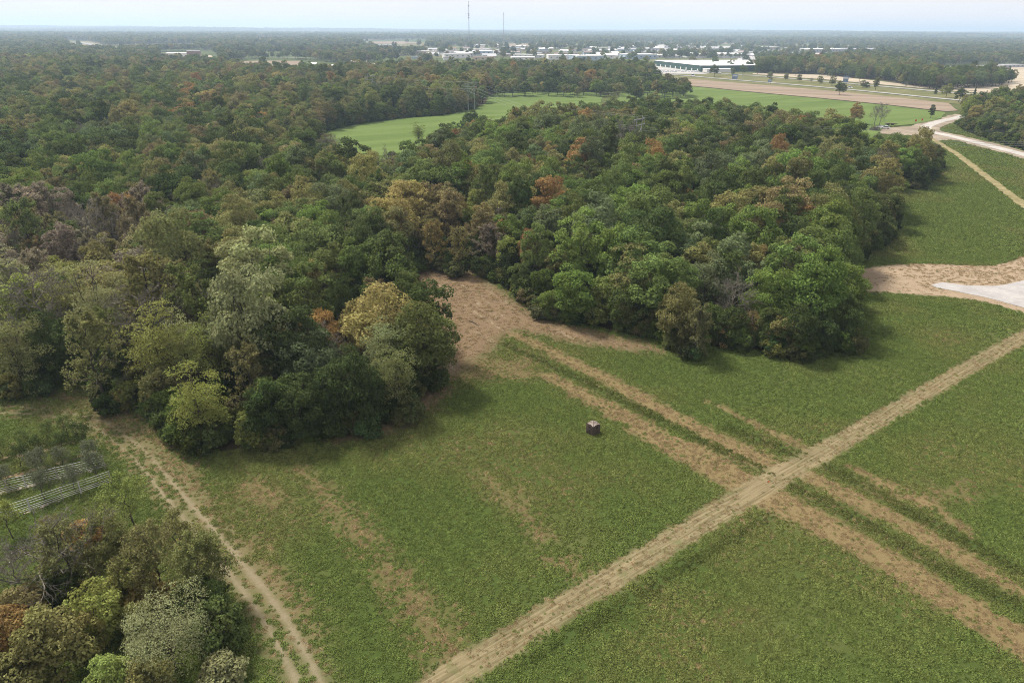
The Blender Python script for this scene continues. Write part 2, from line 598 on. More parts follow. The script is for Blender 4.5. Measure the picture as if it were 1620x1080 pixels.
GROUND_MAT = ground_material()
gx = graded(-125, 235, 1.0, 27000)
gy = graded(36, 300, 1.0, 27000)
gy = gy[gy > -3000]
GX, GY = np.meshgrid(gx, gy)
gm = masks(GX.ravel(), GY.ravel())
fx, fy = GX.ravel(), GY.ravel()
dist = np.hypot(fx, fy)
gz = hill(fx, fy) + (fbm(fx / 9, fy / 9, 5, 3) - 0.5) * 0.35 * (1 - smooth(190, 240, dist)) * smooth(-1, 5, gm['dirt'])
gV = np.stack([fx, fy, gz], -1)
ny, nx = GX.shape
ii = np.arange(ny * nx).reshape(ny, nx)
gF = np.stack([ii[:-1, :-1], ii[:-1, 1:], ii[1:, 1:], ii[1:, :-1]], -1).reshape(-1, 4)
fc = {k_: v[gF].mean(1) for k_, v in gm.items()}
region = np.zeros(len(gF), int)          # which piece of land each face belongs to
region[(fc['wood'] < 0)] = 1
region[(fc['clear'] < 0) & (region == 0)] = 2
region[(fc['dirt'] < 0) & (region == 0)] = 3
region[(fc['lpath'] < 0) & (region == 0)] = 5
region[(fc['track'] < 0) & (region == 0)] = 4
gm['dist'] = dist
for rid, nm in enumerate(('ground', 'woodland_floor', 'soil_clearing', 'dirt_area', 'mown_track', 'farm_track')):
    F = gF[region == rid]
    u, inv = np.unique(F, return_inverse=True)
    me = mesh_np(nm, gV[u], inv.reshape(F.shape), [GROUND_MAT], None, {a: b[u] for a, b in gm.items()}, True)
    tag(link(nm, me), kind='structure')


# flat sheets of the land farther off
def sheet(name, pts, mat, z, jitter=0.0, seg=None, ground_px=True):
    P = poly(pts) if ground_px else np.array(pts)
    out = []
    n = len(P)
    for i in range(n):
        a, b = P[i], P[(i + 1) % n]
        L = np.hypot(*(b - a))
        k_ = max(1, int(L / (seg or 25)))
        for j in range(k_):
            t = j / k_
            q = a + (b - a) * t
            out.append((q[0] + R.uniform(-jitter, jitter), q[1] + R.uniform(-jitter, jitter), z))
    me = bpy.data.meshes.new(name)
    me.from_pydata(out, [], [tuple(range(len(out)))])
    me.materials.append(mat)
    me.update()
    if me.polygons[0].normal.z < 0:
        me.flip_normals()
    return tag(link(name, me), kind='structure')


def ribbon(name, P, w, mat, z, seg=6.0, jit=0.0):
    P = [Vector((p[0], p[1], 0)) for p in P]
    # smooth the line
    pts = []
    for i in range(len(P) - 1):
        p0, p1, p2, p3 = P[max(i - 1, 0)], P[i], P[i + 1], P[min(i + 2, len(P) - 1)]
        k_ = max(2, int((p2 - p1).length / seg))
        for j in range(k_):
            t = j / k_
            pts.append(0.5 * ((2 * p1) + (-p0 + p2) * t + (2 * p0 - 5 * p1 + 4 * p2 - p3) * t * t + (-p0 + 3 * p1 - 3 * p2 + p3) * t ** 3))
    pts.append(P[-1])
    V, F = [], []
    for i, p in enumerate(pts):
        d = pts[min(i + 1, len(pts) - 1)] - pts[max(i - 1, 0)]
        nrm = Vector((-d.y, d.x, 0)).normalized()
        for s in (-1, 1):
            q = p + nrm * s * (w / 2 + R.uniform(-jit, jit))
            V.append((q.x, q.y, z))
    for i in range(len(pts) - 1):
        F.append((2 * i, 2 * i + 2, 2 * i + 3, 2 * i + 1)[::-1])
    me = bpy.data.meshes.new(name)
    me.from_pydata(V, [], F)
    me.materials.append(mat)
    me.update()
    if len(me.polygons) and me.polygons[0].normal.z < 0:
        me.flip_normals()
    return tag(link(name, me), kind='structure')


def field_mat(name, a, b, scale=0.05, rz=0.0, stretch=(1, 1, 1), c=None):
    k = NT(name)
    p = k.mapping(k.pos(), rz, stretch)
    n1 = k.noise(p, scale, 7, 0.6)
    n2 = k.noise(k.pos(), 0.9, 5, 0.65)
    col = k.mix(k.sstep(0.32, 0.68, n1), a, b)
    col = k.mix(k.sstep(0.35, 0.75, n2, 0, 0.35), col, c or tuple(x * 0.6 for x in a))
    return k.diffuse(col, 1.0, n2, 0.2, 0.5, spec=0.0)


M_FGREEN = field_mat('green_crop', (0.085, 0.125, 0.036), (0.125, 0.168, 0.055), 0.03, 0.5, (0.3, 1.6, 1))
M_TILL = field_mat('tilled_soil', (0.195, 0.152, 0.115), (0.27, 0.215, 0.165), 0.03, -0.5, (0.2, 2, 1))
M_BEIGE = field_mat('stubble', (0.31, 0.265, 0.20), (0.40, 0.345, 0.27), 0.03, 0.3, (0.5, 2, 1))
M_ROAD = field_mat('asphalt', (0.25, 0.245, 0.24), (0.33, 0.325, 0.32), 0.05)
M_GRAVEL = field_mat('gravel', (0.34, 0.32, 0.30), (0.42, 0.40, 0.375), 0.12)
M_DIRT = field_mat('road_dirt', (0.19, 0.158, 0.12), (0.30, 0.255, 0.20), 0.10)
M_VERGE = field_mat('verge', (0.10, 0.11, 0.045), (0.17, 0.155, 0.08), 0.03)

FA = [(500, 226), (512, 208), (560, 196), (640, 185), (700, 181), (756, 170), (770, 163), (768, 154), (788, 145), (850, 144.5),
                      (930, 145), (955, 150), (950, 158, 12), (915, 168, 12), (850, 177, 12), (800, 176, 12), (740, 183, 12), (700, 196, 12), (650, 220, 12), (600, 230, 12), (550, 227, 12)]
field_a = sheet('green_field', FA, M_FGREEN, 0.25, 1.5, 12)
MEADOW_A = poly(FA)
FB = [(985, 140), (1000, 131), (1040, 133), (1100, 138), (1200, 148), (1300, 157), (1400, 167), (1495, 178), (1490, 189),
                      (1440, 197.5), (1400, 201.5), (1370, 194, 12), (1300, 182, 12), (1200, 171, 12), (1120, 160, 12), (1050, 154, 12), (1000, 153, 12), (965, 156, 12)]
field_b = sheet('green_field', FB, M_FGREEN, 0.25, 1.0, 12)
MEADOW_B = poly(FB)
sheet('tilled_field', [(1030, 127), (1058, 123), (1200, 134.5), (1330, 146), (1420, 155), (1500, 164), (1516, 176), (1496, 177), (1400, 166), (1300, 156),
                       (1200, 147), (1100, 137), (1040, 132)], M_TILL, 0.35, 0.8, 14)
sheet('highway_verge', [(1035, 122), (1050, 110), (1100, 112), (1200, 118), (1300, 127), (1400, 136), (1520, 146), (1640, 156), (1640, 172), (1500, 164),
                        (1420, 155), (1330, 146), (1200, 134.5), (1060, 123)], M_VERGE, 0.20, 0.8, 20)
sheet('stubble_field', [(1190, 116.5), (1300, 119), (1400, 130), (1500, 142), (1640, 152), (1640, 156), (1520, 145.5), (1400, 135), (1300, 126), (1190, 118)],
      M_BEIGE, 0.35, 1.0, 20)
sheet('stubble_field', [(1440, 116), (1500, 107), (1620, 104), (1760, 106), (1800, 160), (1640, 152), (1560, 146), (1500, 140), (1460, 128)], M_BEIGE, 0.30, 1.0, 20)
sheet('stubble_field', [(360, 98.5), (410, 96.5), (476, 96.8), (479, 103), (440, 105.5), (400, 104.5)], M_TILL, 0.30, 1.0, 20)
sheet('stubble_field', [(405, 108), (478, 104.5), (490, 112), (480, 119), (430, 118)], M_TILL, 0.32, 1.0, 20)
sheet('pasture', [(455, 112), (540, 106), (640, 104), (660, 112), (560, 120), (480, 122)], M_VERGE, 0.22, 1.0, 20)
sheet('stubble_field', [(575, 66.5), (640, 66), (668, 68), (640, 70), (590, 69.5)], M_TILL, 0.5, 3, 60)
sheet('stubble_field', [(540, 103), (640, 99), (660, 104), (560, 109)], M_BEIGE, 0.4, 1, 30)
sheet('stubble_field', [(760, 70), (830, 69.5), (850, 73), (800, 76)], M_TILL, 0.5, 3, 60)

HW1 = poly([(1010, 116), (1040, 117), (1090, 121), (1160, 127), (1240, 133.5), (1330, 141.5), (1410, 149), (1490, 157), (1600, 167)])
HW2 = poly([(1020, 110), (1060, 112), (1130, 116.5), (1200, 121), (1300, 129.5), (1400, 138), (1500, 147), (1640, 159)])
ribbon('highway', HW1, 8.0, M_ROAD, 0.55)
ribbon('highway', HW2, 8.0, M_ROAD, 0.55)
GR = poly([(1530, 182), (1512, 187), (1490, 191.5), (1472, 197), (1464, 202.5), (1474, 209), (1510, 217), (1560, 229.5), (1620, 245), (1740, 277)])
ribbon('dirt_shoulder', GR, 15.0, M_DIRT, 0.09, 4, 0.9)
YD = [(1384, 207), (1400, 202), (1440, 199.5), (1466, 195), (1480, 205), (1510, 221), (1480, 224), (1440, 215), (1395, 213)]
YARD = poly(YD)
sheet('dirt_yard', YD, M_DIRT, 0.06, 0.9, 5)
ribbon('gravel_road', GR, 6.2, M_GRAVEL, 0.13, 4, 0.15)
RTRACK = poly([(1462, 214), (1492, 231), (1512, 243), (1545, 268), (1580, 295), (1620, 325), (1700, 385)])
ribbon('dirt_track', RTRACK, 3.6, field_mat('worn_track', (0.16, 0.145, 0.07), (0.27, 0.225, 0.13), 0.3), 0.10, 3, 0.4)
pad = poly([(1474, 451), (1490, 446.5), (1530, 451.5), (1570, 452.5), (1592, 450), (1620, 443), (1720, 425), (1760, 540), (1620, 487), (1560, 470.5),
            (1510, 460.5), (1482, 455)])
sheet('gravel_pad', pad, field_mat('pale_gravel', (0.29, 0.28, 0.275), (0.37, 0.355, 0.345), 0.2), 0.05, 0.12, 2.0, False)
sheet('stubble_field', [(190, 75), (290, 73), (300, 74), (205, 77)], M_TILL, 0.6, 3, 60)
sheet('stubble_field', [(410, 63), (465, 62.3), (470, 64), (420, 65)], M_BEIGE, 0.8, 3, 60)
sheet('stubble_field', [(258, 97), (262, 90), (335, 88), (340, 97)], M_BEIGE, 0.4, 2, 40)
FARROAD = poly([(118, 67), (140, 70), (170, 77)])
ribbon('highway', FARROAD, 26.0, M_ROAD, 1.0)
ribbon('highway', poly([(360, 94), (430, 91.5), (540, 93), (640, 87), (700, 84)]), 8.0, M_ROAD, 0.6)

# ------------------------------------------------------------------ tree shapes
def unit(a):
    return a / (np.linalg.norm(a, axis=-1, keepdims=True) + 1e-9)


def leaves(c, n, L, W, g):
    """diamond leaves at c facing n: (4m,3) vertices"""
    m = len(c)
    t = unit(np.cross(n, unit(g.normal(size=(m, 3)))))
    b = np.cross(n, t)
    L = L * g.uniform(0.65, 1.35, (m, 1)) / 2
    W = W * g.uniform(0.65, 1.35, (m, 1)) / 2
    sag = n * L * 0.25
    V = np.stack([c - t * L - sag, c + b * W, c + t * L - sag, c - b * W], 1).reshape(-1, 3)
    return V


def quads(nv):
    return np.arange(nv).reshape(-1, 4)


def tubes(paths, n=5):
    """paths: list of (points, radii) -> quads"""
    mb = MB()
    for p, r in paths:
        mb.tube(p, r, n, cap=False)
    return np.array(mb.v), np.array(mb.f)


def wob(a, b, g, k=0.12, n=5, sag=0.0):
    a, b = np.array(a, float), np.array(b, float)
    L = np.linalg.norm(b - a)
    pts = []
    for i in range(n + 1):
        t = i / n
        p = a + (b - a) * t
        p = p + g.normal(size=3) * k * L * 0.35 * math.sin(math.pi * t)
        p[2] += sag * L * math.sin(math.pi * t)
        pts.append(tuple(p))
    return pts


def fib(n, g, zmin):
    i = np.arange(n) + 0.5
    z = 1 - (1 - zmin) * i / n
    a = i * 2.39996 + g.uniform(0, 6)
    r = np.sqrt(np.clip(1 - z * z, 0, 1))
    d = np.stack([r * np.cos(a), r * np.sin(a), z], -1) + g.normal(size=(n, 3)) * 0.16
    return unit(d)


def broad_tree(seed, height=17.0, rx=5.6, rz=6.3, nl=38, per=470, leaf=(0.50, 0.34), lobe=(0.26, 0.42), flat=0.8, zmin=-0.45,
               shell=(0.60, 0.88), inner=0.12, limbs=10, trunk_r=0.28, up=0.25, zc=None, rough=0.55):
    """crown of many leafy lobes round an irregular ellipsoid, trunk and limbs reaching into them"""
    g = np.random.default_rng(seed)
    zc = zc if zc is not None else height - rz
    d = fib(nl, g, zmin)
    # irregular outline
    ax = unit(g.normal(size=(5, 3)))
    k = 1 + 0.16 * np.sum(np.cos(2.6 * (d @ ax.T) + g.uniform(0, 6, 5)), 1) / 2.2
    rad = np.array([rx, rx * g.uniform(0.85, 1.1), rz])
    cen = np.array([0, 0, zc]) + d * rad * (g.uniform(*shell, (nl, 1)) * k[:, None])
    lr = g.uniform(*lobe, nl) * rx
    P, N, Vr = [], [], []
    for i in range(nl):
        m = int(per * (lr[i] / (0.34 * rx)) ** 2 * g.uniform(0.8, 1.2))
        q = unit(g.normal(size=(m * 2, 3)))
        keep = (q @ d[i] > -0.15) & (q[:, 2] > -0.55) | (q[:, 2] > 0.30)
        q = q[keep][:m]
        rr = lr[i] * (g.uniform(0.78, 1.0, (len(q), 1)) + 0.22 * g.random((len(q), 1)) ** 3)
        bump = 1 + 0.22 * np.sin(q @ g.normal(size=(3, 1)) * 4.5 + g.uniform(0, 6))
        P.append(cen[i] + q * rr * bump * np.array([1, 1, flat]))
        N.append(unit(q * 0.75 + g.normal(size=q.shape) * rough + np.array([0, 0, up])))
        Vr.append(np.clip(g.uniform(0.25, 0.75) + g.normal(size=len(q)) * 0.16, 0, 1))
    mi = int(inner * sum(len(p) for p in P))
    q = unit(g.normal(size=(mi, 3)))
    P.append(np.array([0, 0, zc]) + q * rad * 0.62 * g.random((mi, 1)) ** 0.5)
    N.append(unit(g.normal(size=(mi, 3))))
    Vr.append(np.full(mi, 0.3))
    P, N, Vr = np.concatenate(P), np.concatenate(N), np.concatenate(Vr)
    keep = P[:, 2] > 0.05
    P, N, Vr = P[keep], N[keep], Vr[keep]
    CV = leaves(P, N, leaf[0], leaf[1], g)
    crown = (CV, quads(len(CV)), np.repeat(Vr, 4))
    # wood
    top = zc + rz * 0.35
    tp = wob((0, 0, -0.3), (g.normal() * 0.4, g.normal() * 0.4, top), g, 0.06, 7)
    paths = [(tp, [trunk_r * (1 - 0.8 * i / 7) * (1.5 if i == 0 else 1) for i in range(8)])]
    for i in g.permutation(nl)[:limbs]:
        h = g.uniform(0.35, 0.8)
        s = np.array(tp[int(h * 7)])
        e = cen[i] + d[i] * lr[i] * 0.3
        if e[2] < s[2] - 0.5: s = np.array(tp[2])
        paths.append((wob(s, e, g, 0.2, 4, 0.06), [trunk_r * 0.5, trunk_r * 0.36, trunk_r * 0.25, trunk_r * 0.15, trunk_r * 0.06]))
    return crown, tubes(paths, 5), zc


def branchy(seed, height=15.0, spread=4.8, levels=4, first=0.25, trunk_r=0.26, nb=(8, 5, 5), twig_r=0.02, upb=0.55, leafy=0, leaf=(0.34, 0.22), trunkn=6, droop=0.0):
    """leafless or thin-leaved tree: trunk, limbs, branches and twigs"""
    g = np.random.default_rng(seed)
    tp = wob((0, 0, -0.3), (g.normal() * 0.5, g.normal() * 0.5, height * 0.88), g, 0.08, 8)
    thick = [(tp, [trunk_r * (1 - 0.88 * i / 8) for i in range(9)])]
    thin = []
    tips = []
    lim = []
    for i in range(nb[0] * 2):
        h = first + (0.95 - first) * (i + g.random()) / (nb[0] * 2)
        s = np.array(tp[0]) * 0 + np.array([np.interp(h * 8, range(9), [p[j] for p in tp]) for j in range(3)])
        a = i * 2.4 + g.uniform(-0.5, 0.5)
        L = spread * (1.15 - 0.75 * ((h - first) / (1 - first)) ** 1.6) * g.uniform(0.75, 1.15)
        dr = unit(np.array([math.cos(a), math.sin(a), upb + g.uniform(-0.25, 0.35)]))
        e = s + dr * L
        pts = wob(s, e, g, 0.25, 4, 0.05 - droop)
        r = trunk_r * 0.42 * (1.1 - h * 0.6)
        thick.append((pts, [r, r * 0.75, r * 0.55, r * 0.35, r * 0.15]))
        lim.append((pts, L, r))
    for pts, L, r in lim:
        for j in range(nb[1]):
            t = 0.3 + 0.7 * (j + g.random()) / nb[1]
            s = np.array([np.interp(t * 4, range(5), [p[q] for p in pts]) for q in range(3)])
            base = unit(np.array(pts[4]) - np.array(pts[0]))
            dr = unit(base * 0.7 + g.normal(size=3) * 0.6 + np.array([0, 0, 0.25 - droop]))
            l2 = L * 0.42 * g.uniform(0.6, 1.2)
            e = s + dr * l2
            pp = wob(s, e, g, 0.25, 2)
            thin.append((pp, [r * 0.35, r * 0.22, twig_r * 0.6]))
            for q in range(nb[2]):
                t2 = g.uniform(0.25, 1.0)
                s2 = s + (e - s) * t2
                d2 = unit(dr * 0.7 + g.normal(size=3) * 0.65 + np.array([0, 0, 0.2 - droop]))
                e2 = s2 + d2 * l2 * g.uniform(0.35, 0.75)
                thin.append(([tuple(s2), tuple(e2)], [twig_r, twig_r * 0.4]))
                tips.append((s2, e2))
                for w in range(2):
                    s3 = s2 + (e2 - s2) * g.uniform(0.3, 0.9)
                    e3 = s3 + unit(d2 + g.normal(size=3) * 0.7) * l2 * 0.32
                    thin.append(([tuple(s3), tuple(e3)], [twig_r * 0.8, twig_r * 0.3]))
                    tips.append((s3, e3))
    v1, f1 = tubes(thick, trunkn)
    v2, f2 = tubes(thin, 3)
    wood = (np.concatenate([v1, v2]), np.concatenate([f1, f2 + len(v1)]))
    crown = None
    if leafy:
        a = np.array([t[0] for t in tips]); b = np.array([t[1] for t in tips])
        idx = g.integers(0, len(a), leafy)
        P = a[idx] + (b - a)[idx] * g.random((leafy, 1)) * 1.1 + g.normal(size=(leafy, 3)) * 0.16
        N = unit(g.normal(size=(leafy, 3)) * 0.8 + np.array([0, 0, 0.55]))
        CV = leaves(P, N, leaf[0], leaf[1], g)
        vr = np.clip(0.5 + 0.25 * np.sin(idx * 0.37) + g.normal(size=leafy) * 0.12, 0, 1)
        crown = (CV, quads(len(CV)), np.repeat(vr, 4))
    return crown, wood, height * 0.58


def conifer(seed, height=8.0, r=1.9):
    g = np.random.default_rng(seed)
    m = 5200
    h = g.random(m) ** 0.75
    z = height * (0.06 + 0.94 * h)
    rad = r * (1 - h) ** 0.8 * (0.75 + 0.3 * np.sin(z * 4.2 + g.uniform(0, 6))) * g.uniform(0.55, 1.05, m)
    a = g.uniform(0, 2 * math.pi, m)
    P = np.stack([rad * np.cos(a), rad * np.sin(a), z], -1)
    N = unit(np.stack([np.cos(a) * 0.5, np.sin(a) * 0.5, np.full(m, 0.6)], -1) + g.normal(size=(m, 3)) * 0.4)
    CV = leaves(P, N, 0.32, 0.16, g)
    w = tubes([([(0, 0, -0.2), (0, 0, height * 0.9)], [0.16, 0.03])], 5)
    return (CV, quads(len(CV)), np.repeat(g.uniform(0.2, 0.8, m), 4)), w, height * 0.45


PROTO = {}


def add_proto(kind, built, bark=BARK, bare=False):
    crown, wood, zc = built
    i = len(PROTO.setdefault(kind, []))
    wm = mesh_np(f'{kind}_wood', wood[0], wood[1], [bark], smooth_shade=True)
    cm = fm = None
    if crown is not None:
        cm = mesh_np(f'{kind}_crown', crown[0], crown[1], [LEAF], None, {'var': crown[2]})
        V = np.concatenate([wood[0], crown[0]])
        F = np.concatenate([wood[1], crown[1] + len(wood[0])])
        mi = np.concatenate([np.zeros(len(wood[1]), int), np.ones(len(crown[1]), int)])
        fm = mesh_np(f'{kind}_whole', V, F, [bark, LEAF], mi, {'var': np.concatenate([np.zeros(len(wood[0])), crown[2]])})
    else:
        fm = wm
    PROTO[kind].append(dict(wood=wm, crown=cm, whole=fm, zc=zc))


for s in range(6):
    add_proto('oak', broad_tree(100 + s, height=14.8 + 0.7 * (s % 3), rx=4.2 + 0.25 * s, rz=5.6, nl=46 + 4 * s, per=270, leaf=(0.42, 0.29), lobe=(0.17, 0.35), zmin=-0.8,
                                shell=(0.62, 1.05), zc=8.6, rough=0.5, inner=0.06))
for s in range(3):
    add_proto('tall', broad_tree(130 + s, height=16.0, rx=3.0, rz=7.0, nl=42, per=150, leaf=(0.42, 0.28), lobe=(0.24, 0.46), zmin=-0.85, shell=(0.58, 0.98), zc=8.8))
for s in range(4):
    add_proto('locust', broad_tree(160 + s, height=15.0, rx=4.0, rz=6.4, nl=110, per=78, leaf=(0.36, 0.15), lobe=(0.15, 0.36), flat=0.45, zmin=-0.85,
                                   shell=(0.35, 1.05), inner=0.22, limbs=26, up=0.5, rough=0.7, trunk_r=0.22, zc=8.4))
for s in range(3):
    add_proto('sparse', branchy(200 + s, height=15.5, spread=3.6, leafy=5200, upb=0.7, nb=(9, 5, 4)))
for s in range(3):
    add_proto('bare', branchy(230 + s, height=14.0, spread=5.0, upb=0.6, twig_r=0.03, nb=(9, 6, 5)), BARK_GREY)
for s in range(3):
    add_proto('small', broad_tree(260 + s, height=8.0, rx=2.7, rz=3.5, nl=36, per=150, leaf=(0.33, 0.22), lobe=(0.2, 0.42), shell=(0.55, 0.98), zc=4.2, zmin=-0.9, trunk_r=0.13, limbs=8))
for s in range(4):
    add_proto('shrub', broad_tree(300 + s, height=3.2, rx=1.9, rz=1.75, nl=15, per=150, leaf=(0.30, 0.2), zmin=-0.6, trunk_r=0.05, limbs=6, zc=1.35))
for s in range(2):
    add_proto('wisp', branchy(330 + s, height=9.0, spread=2.6, leafy=3000, leaf=(0.26, 0.13), upb=0.7, nb=(7, 4, 4), trunk_r=0.12, twig_r=0.012))
for s in range(2):
    add_proto('orchard', branchy(350 + s, height=3.4, spread=1.15, leafy=1500, leaf=(0.17, 0.07), upb=0.9, nb=(6, 4, 3), trunk_r=0.06, twig_r=0.008, first=0.3))
add_proto('cedar', conifer(370))
for s in range(3):
    add_proto('far', broad_tree(400 + s, height=15.0, rx=5.4, rz=6.2, nl=16, per=60, leaf=(1.1, 0.8), lobe=(0.3, 0.5), zmin=-0.7, limbs=0))


def clump(seed):
    """a stand of trees seen from kilometres away"""
    g = np.random.default_rng(seed)
    Vs, vr = [], []
    for i in range(16):
        c = np.array([g.uniform(-38, 38), g.uniform(-38, 38), 0])
        h = g.uniform(9, 16)
        q = unit(g.normal(size=(46, 3)))
        q[:, 2] = np.abs(q[:, 2]) * g.choice([1, -0.5], len(q), p=[0.8, 0.2])
        P = c + np.array([0, 0, h * 0.55]) + q * np.array([8.5, 8.5, h * 0.45])
        v = leaves(P, unit(q + g.normal(size=q.shape) * 0.4), 7.0, 5.5, g)
        Vs.append(v)
        vr.append(np.full(len(v), g.uniform(0.2, 0.8)))
    V = np.concatenate(Vs)
    V[:, 2] = np.maximum(V[:, 2], 0)
    return (V, quads(len(V)), np.concatenate(vr)), tubes([([(0, 0, 0), (0, 0, 6)], [0.4, 0.2])], 4), 7


for s in range(3):
    add_proto('clump', clump(430 + s))


# grass tufts
def tuft(seed, n, r, h, L, W, lean):
    g = np.random.default_rng(seed)
    a = g.uniform(0, 6.283, n)
    rr = r * np.sqrt(g.random(n))
    z = h * g.uniform(0.1, 1.0, n) * (1 - 0.5 * (rr / r) ** 2)
    P = np.stack([rr * np.cos(a), rr * np.sin(a), z], -1)
    N = unit(np.stack([np.cos(a) * lean, np.sin(a) * lean, np.full(n, 0.8)], -1) + g.normal(size=(n, 3)) * 0.5)
    V = leaves(P, N, L, W, g)
    V[:, 2] = np.maximum(V[:, 2], -0.02)
    return mesh_np('tuft', V, quads(len(V)), [GRASS], None, {'var': np.repeat(g.uniform(0.1, 0.9, n), 4)})


TUFTS = [tuft(1, 42, 0.42, 0.34, 0.26, 0.09, 0.5), tuft(2, 36, 0.36, 0.28, 0.24, 0.08, 0.5), tuft(3, 46, 0.48, 0.40, 0.28, 0.1, 0.5),
         tuft(4, 30, 0.40, 0.16, 0.34, 0.045, 0.2), tuft(5, 30, 0.46, 0.12, 0.40, 0.045, 0.2)]


def hidden_collection(name, meshes):
    col = bpy.data.collections.new(name)
    for i, me in enumerate(meshes):
        o = bpy.data.objects.new(f'{name}_{i:02d}', me)
        col.objects.link(o)
    return col


def scatter(name, col, P, rot, scl, idx, tint, label, cat):
    """one object: meshes of a collection instanced on its points"""
    me = bpy.data.meshes.new(name)
    n = len(P)
    me.vertices.add(n)
    me.vertices.foreach_set('co', np.asarray(P, np.float32).ravel())
    a = me.attributes.new('spin', 'FLOAT', 'POINT'); a.data.foreach_set('value', np.asarray(rot, np.float32))
    scl = np.asarray(scl, np.float32)
    if scl.ndim == 1: scl = np.repeat(scl[:, None], 3, 1)
    a = me.attributes.new('size', 'FLOAT_VECTOR', 'POINT'); a.data.foreach_set('vector', scl.ravel())
    a = me.attributes.new('pick', 'INT', 'POINT'); a.data.foreach_set('value', np.asarray(idx, np.int32))
    a = me.attributes.new('tint', 'FLOAT_VECTOR', 'POINT'); a.data.foreach_set('vector', np.asarray(tint, np.float32).ravel())
    me.update()
    o = link(name, me)
    gt = bpy.data.node_groups.new(name + '_nodes', 'GeometryNodeTree')
    gt.interface.new_socket('Geometry', in_out='INPUT', socket_type='NodeSocketGeometry')
    gt.interface.new_socket('Geometry', in_out='OUTPUT', socket_type='NodeSocketGeometry')
    N, L = gt.nodes, gt.links
    gi, go = N.new('NodeGroupInput'), N.new('NodeGroupOutput')
    ci = N.new('GeometryNodeCollectionInfo')
    ci.inputs['Collection'].default_value = col
    ci.inputs['Separate Children'].default_value = True
    ci.inputs['Reset Children'].default_value = True
    ip = N.new('GeometryNodeInstanceOnPoints')
    ip.inputs['Pick Instance'].default_value = True

    def na(nm, t):
        q = N.new('GeometryNodeInputNamedAttribute'); q.data_type = t; q.inputs['Name'].default_value = nm
        return q.outputs['Attribute']
    cx = N.new('ShaderNodeCombineXYZ')
    L.new(na('spin', 'FLOAT'), cx.inputs['Z'])
    L.new(gi.outputs[0], ip.inputs['Points'])
    L.new(ci.outputs[0], ip.inputs['Instance'])
    L.new(na('pick', 'INT'), ip.inputs['Instance Index'])
    L.new(cx.outputs[0], ip.inputs['Rotation'])
    L.new(na('size', 'FLOAT_VECTOR'), ip.inputs['Scale'])
    L.new(ip.outputs[0], go.inputs[0])
    md = o.modifiers.new('scatter', 'NODES')
    md.node_group = gt
    return tag(o, label, cat, kind='stuff')

# ------------------------------------------------------------------ the woods
TINT = dict(dark=(0.055, 0.074, 0.025), mid=(0.095, 0.123, 0.039), green=(0.110, 0.150, 0.039), blue=(0.098, 0.122, 0.056), ygreen=(0.178, 0.200, 0.058),
            sage=(0.195, 0.205, 0.098), olive=(0.150, 0.148, 0.058), brown=(0.155, 0.132, 0.064), rust=(0.20, 0.127, 0.052), gold=(0.29, 0.21, 0.078),
            golive=(0.205, 0.175, 0.068), grey=(0.170, 0.150, 0.108))
KIND_NAME = dict(oak='broadleaf_tree', tall='tall_broadleaf_tree', locust='feathery_tree', sparse='thin_leaved_tree', bare='bare_tree', small='small_broadleaf_tree',
                 shrub='shrub', wisp='slender_tree', orchard='orchard_sapling', cedar='cedar_tree', far='broadleaf_tree')
KIND_WORD = dict(oak='round-crowned tree', tall='tall narrow tree', locust='feathery tree', sparse='thin-leaved tree', bare='bare grey tree', small='low bushy tree',
                 wisp='slender airy tree', cedar='cone-shaped evergreen', far='tree')
TINT_WORD = dict(dark='dark green', mid='mid green', green='fresh green', blue='bluish green', ygreen='yellow-green', sage='pale sage green', olive='olive green',
                 brown='brownish', rust='rusty orange-brown', gold='golden yellow', golive='olive gold', grey='grey-brown')

trees = []   # dicts: x y kind i tint tintname s rot


def plant(x, y, kind, tname, s, hero=False, i=None, z=0.0):
    i = R.randrange(len(PROTO[kind])) if i is None else i
    t = TINT[tname]
    j = R.uniform(0.95, 1.2) if hero else R.triangular(0.85, 1.6, 1.2)
    tint = [c * j * 1.22 * R.uniform(0.94, 1.06) for c in t]
    d = dict(x=x, y=y, z=z, kind=kind, i=i, tname=tname, tint=tint, s=s * (1 if hero else R.uniform(0.97, 1.03)), rot=R.uniform(0, 6.283), hero=hero)
    d['s3'] = tuple(d['s'] * R.uniform(*r) for r in (((0.94, 1.08),) * 3 if hero else ((0.84, 1.2), (0.84, 1.2), (0.88, 1.14))))
    trees.append(d)
    return d


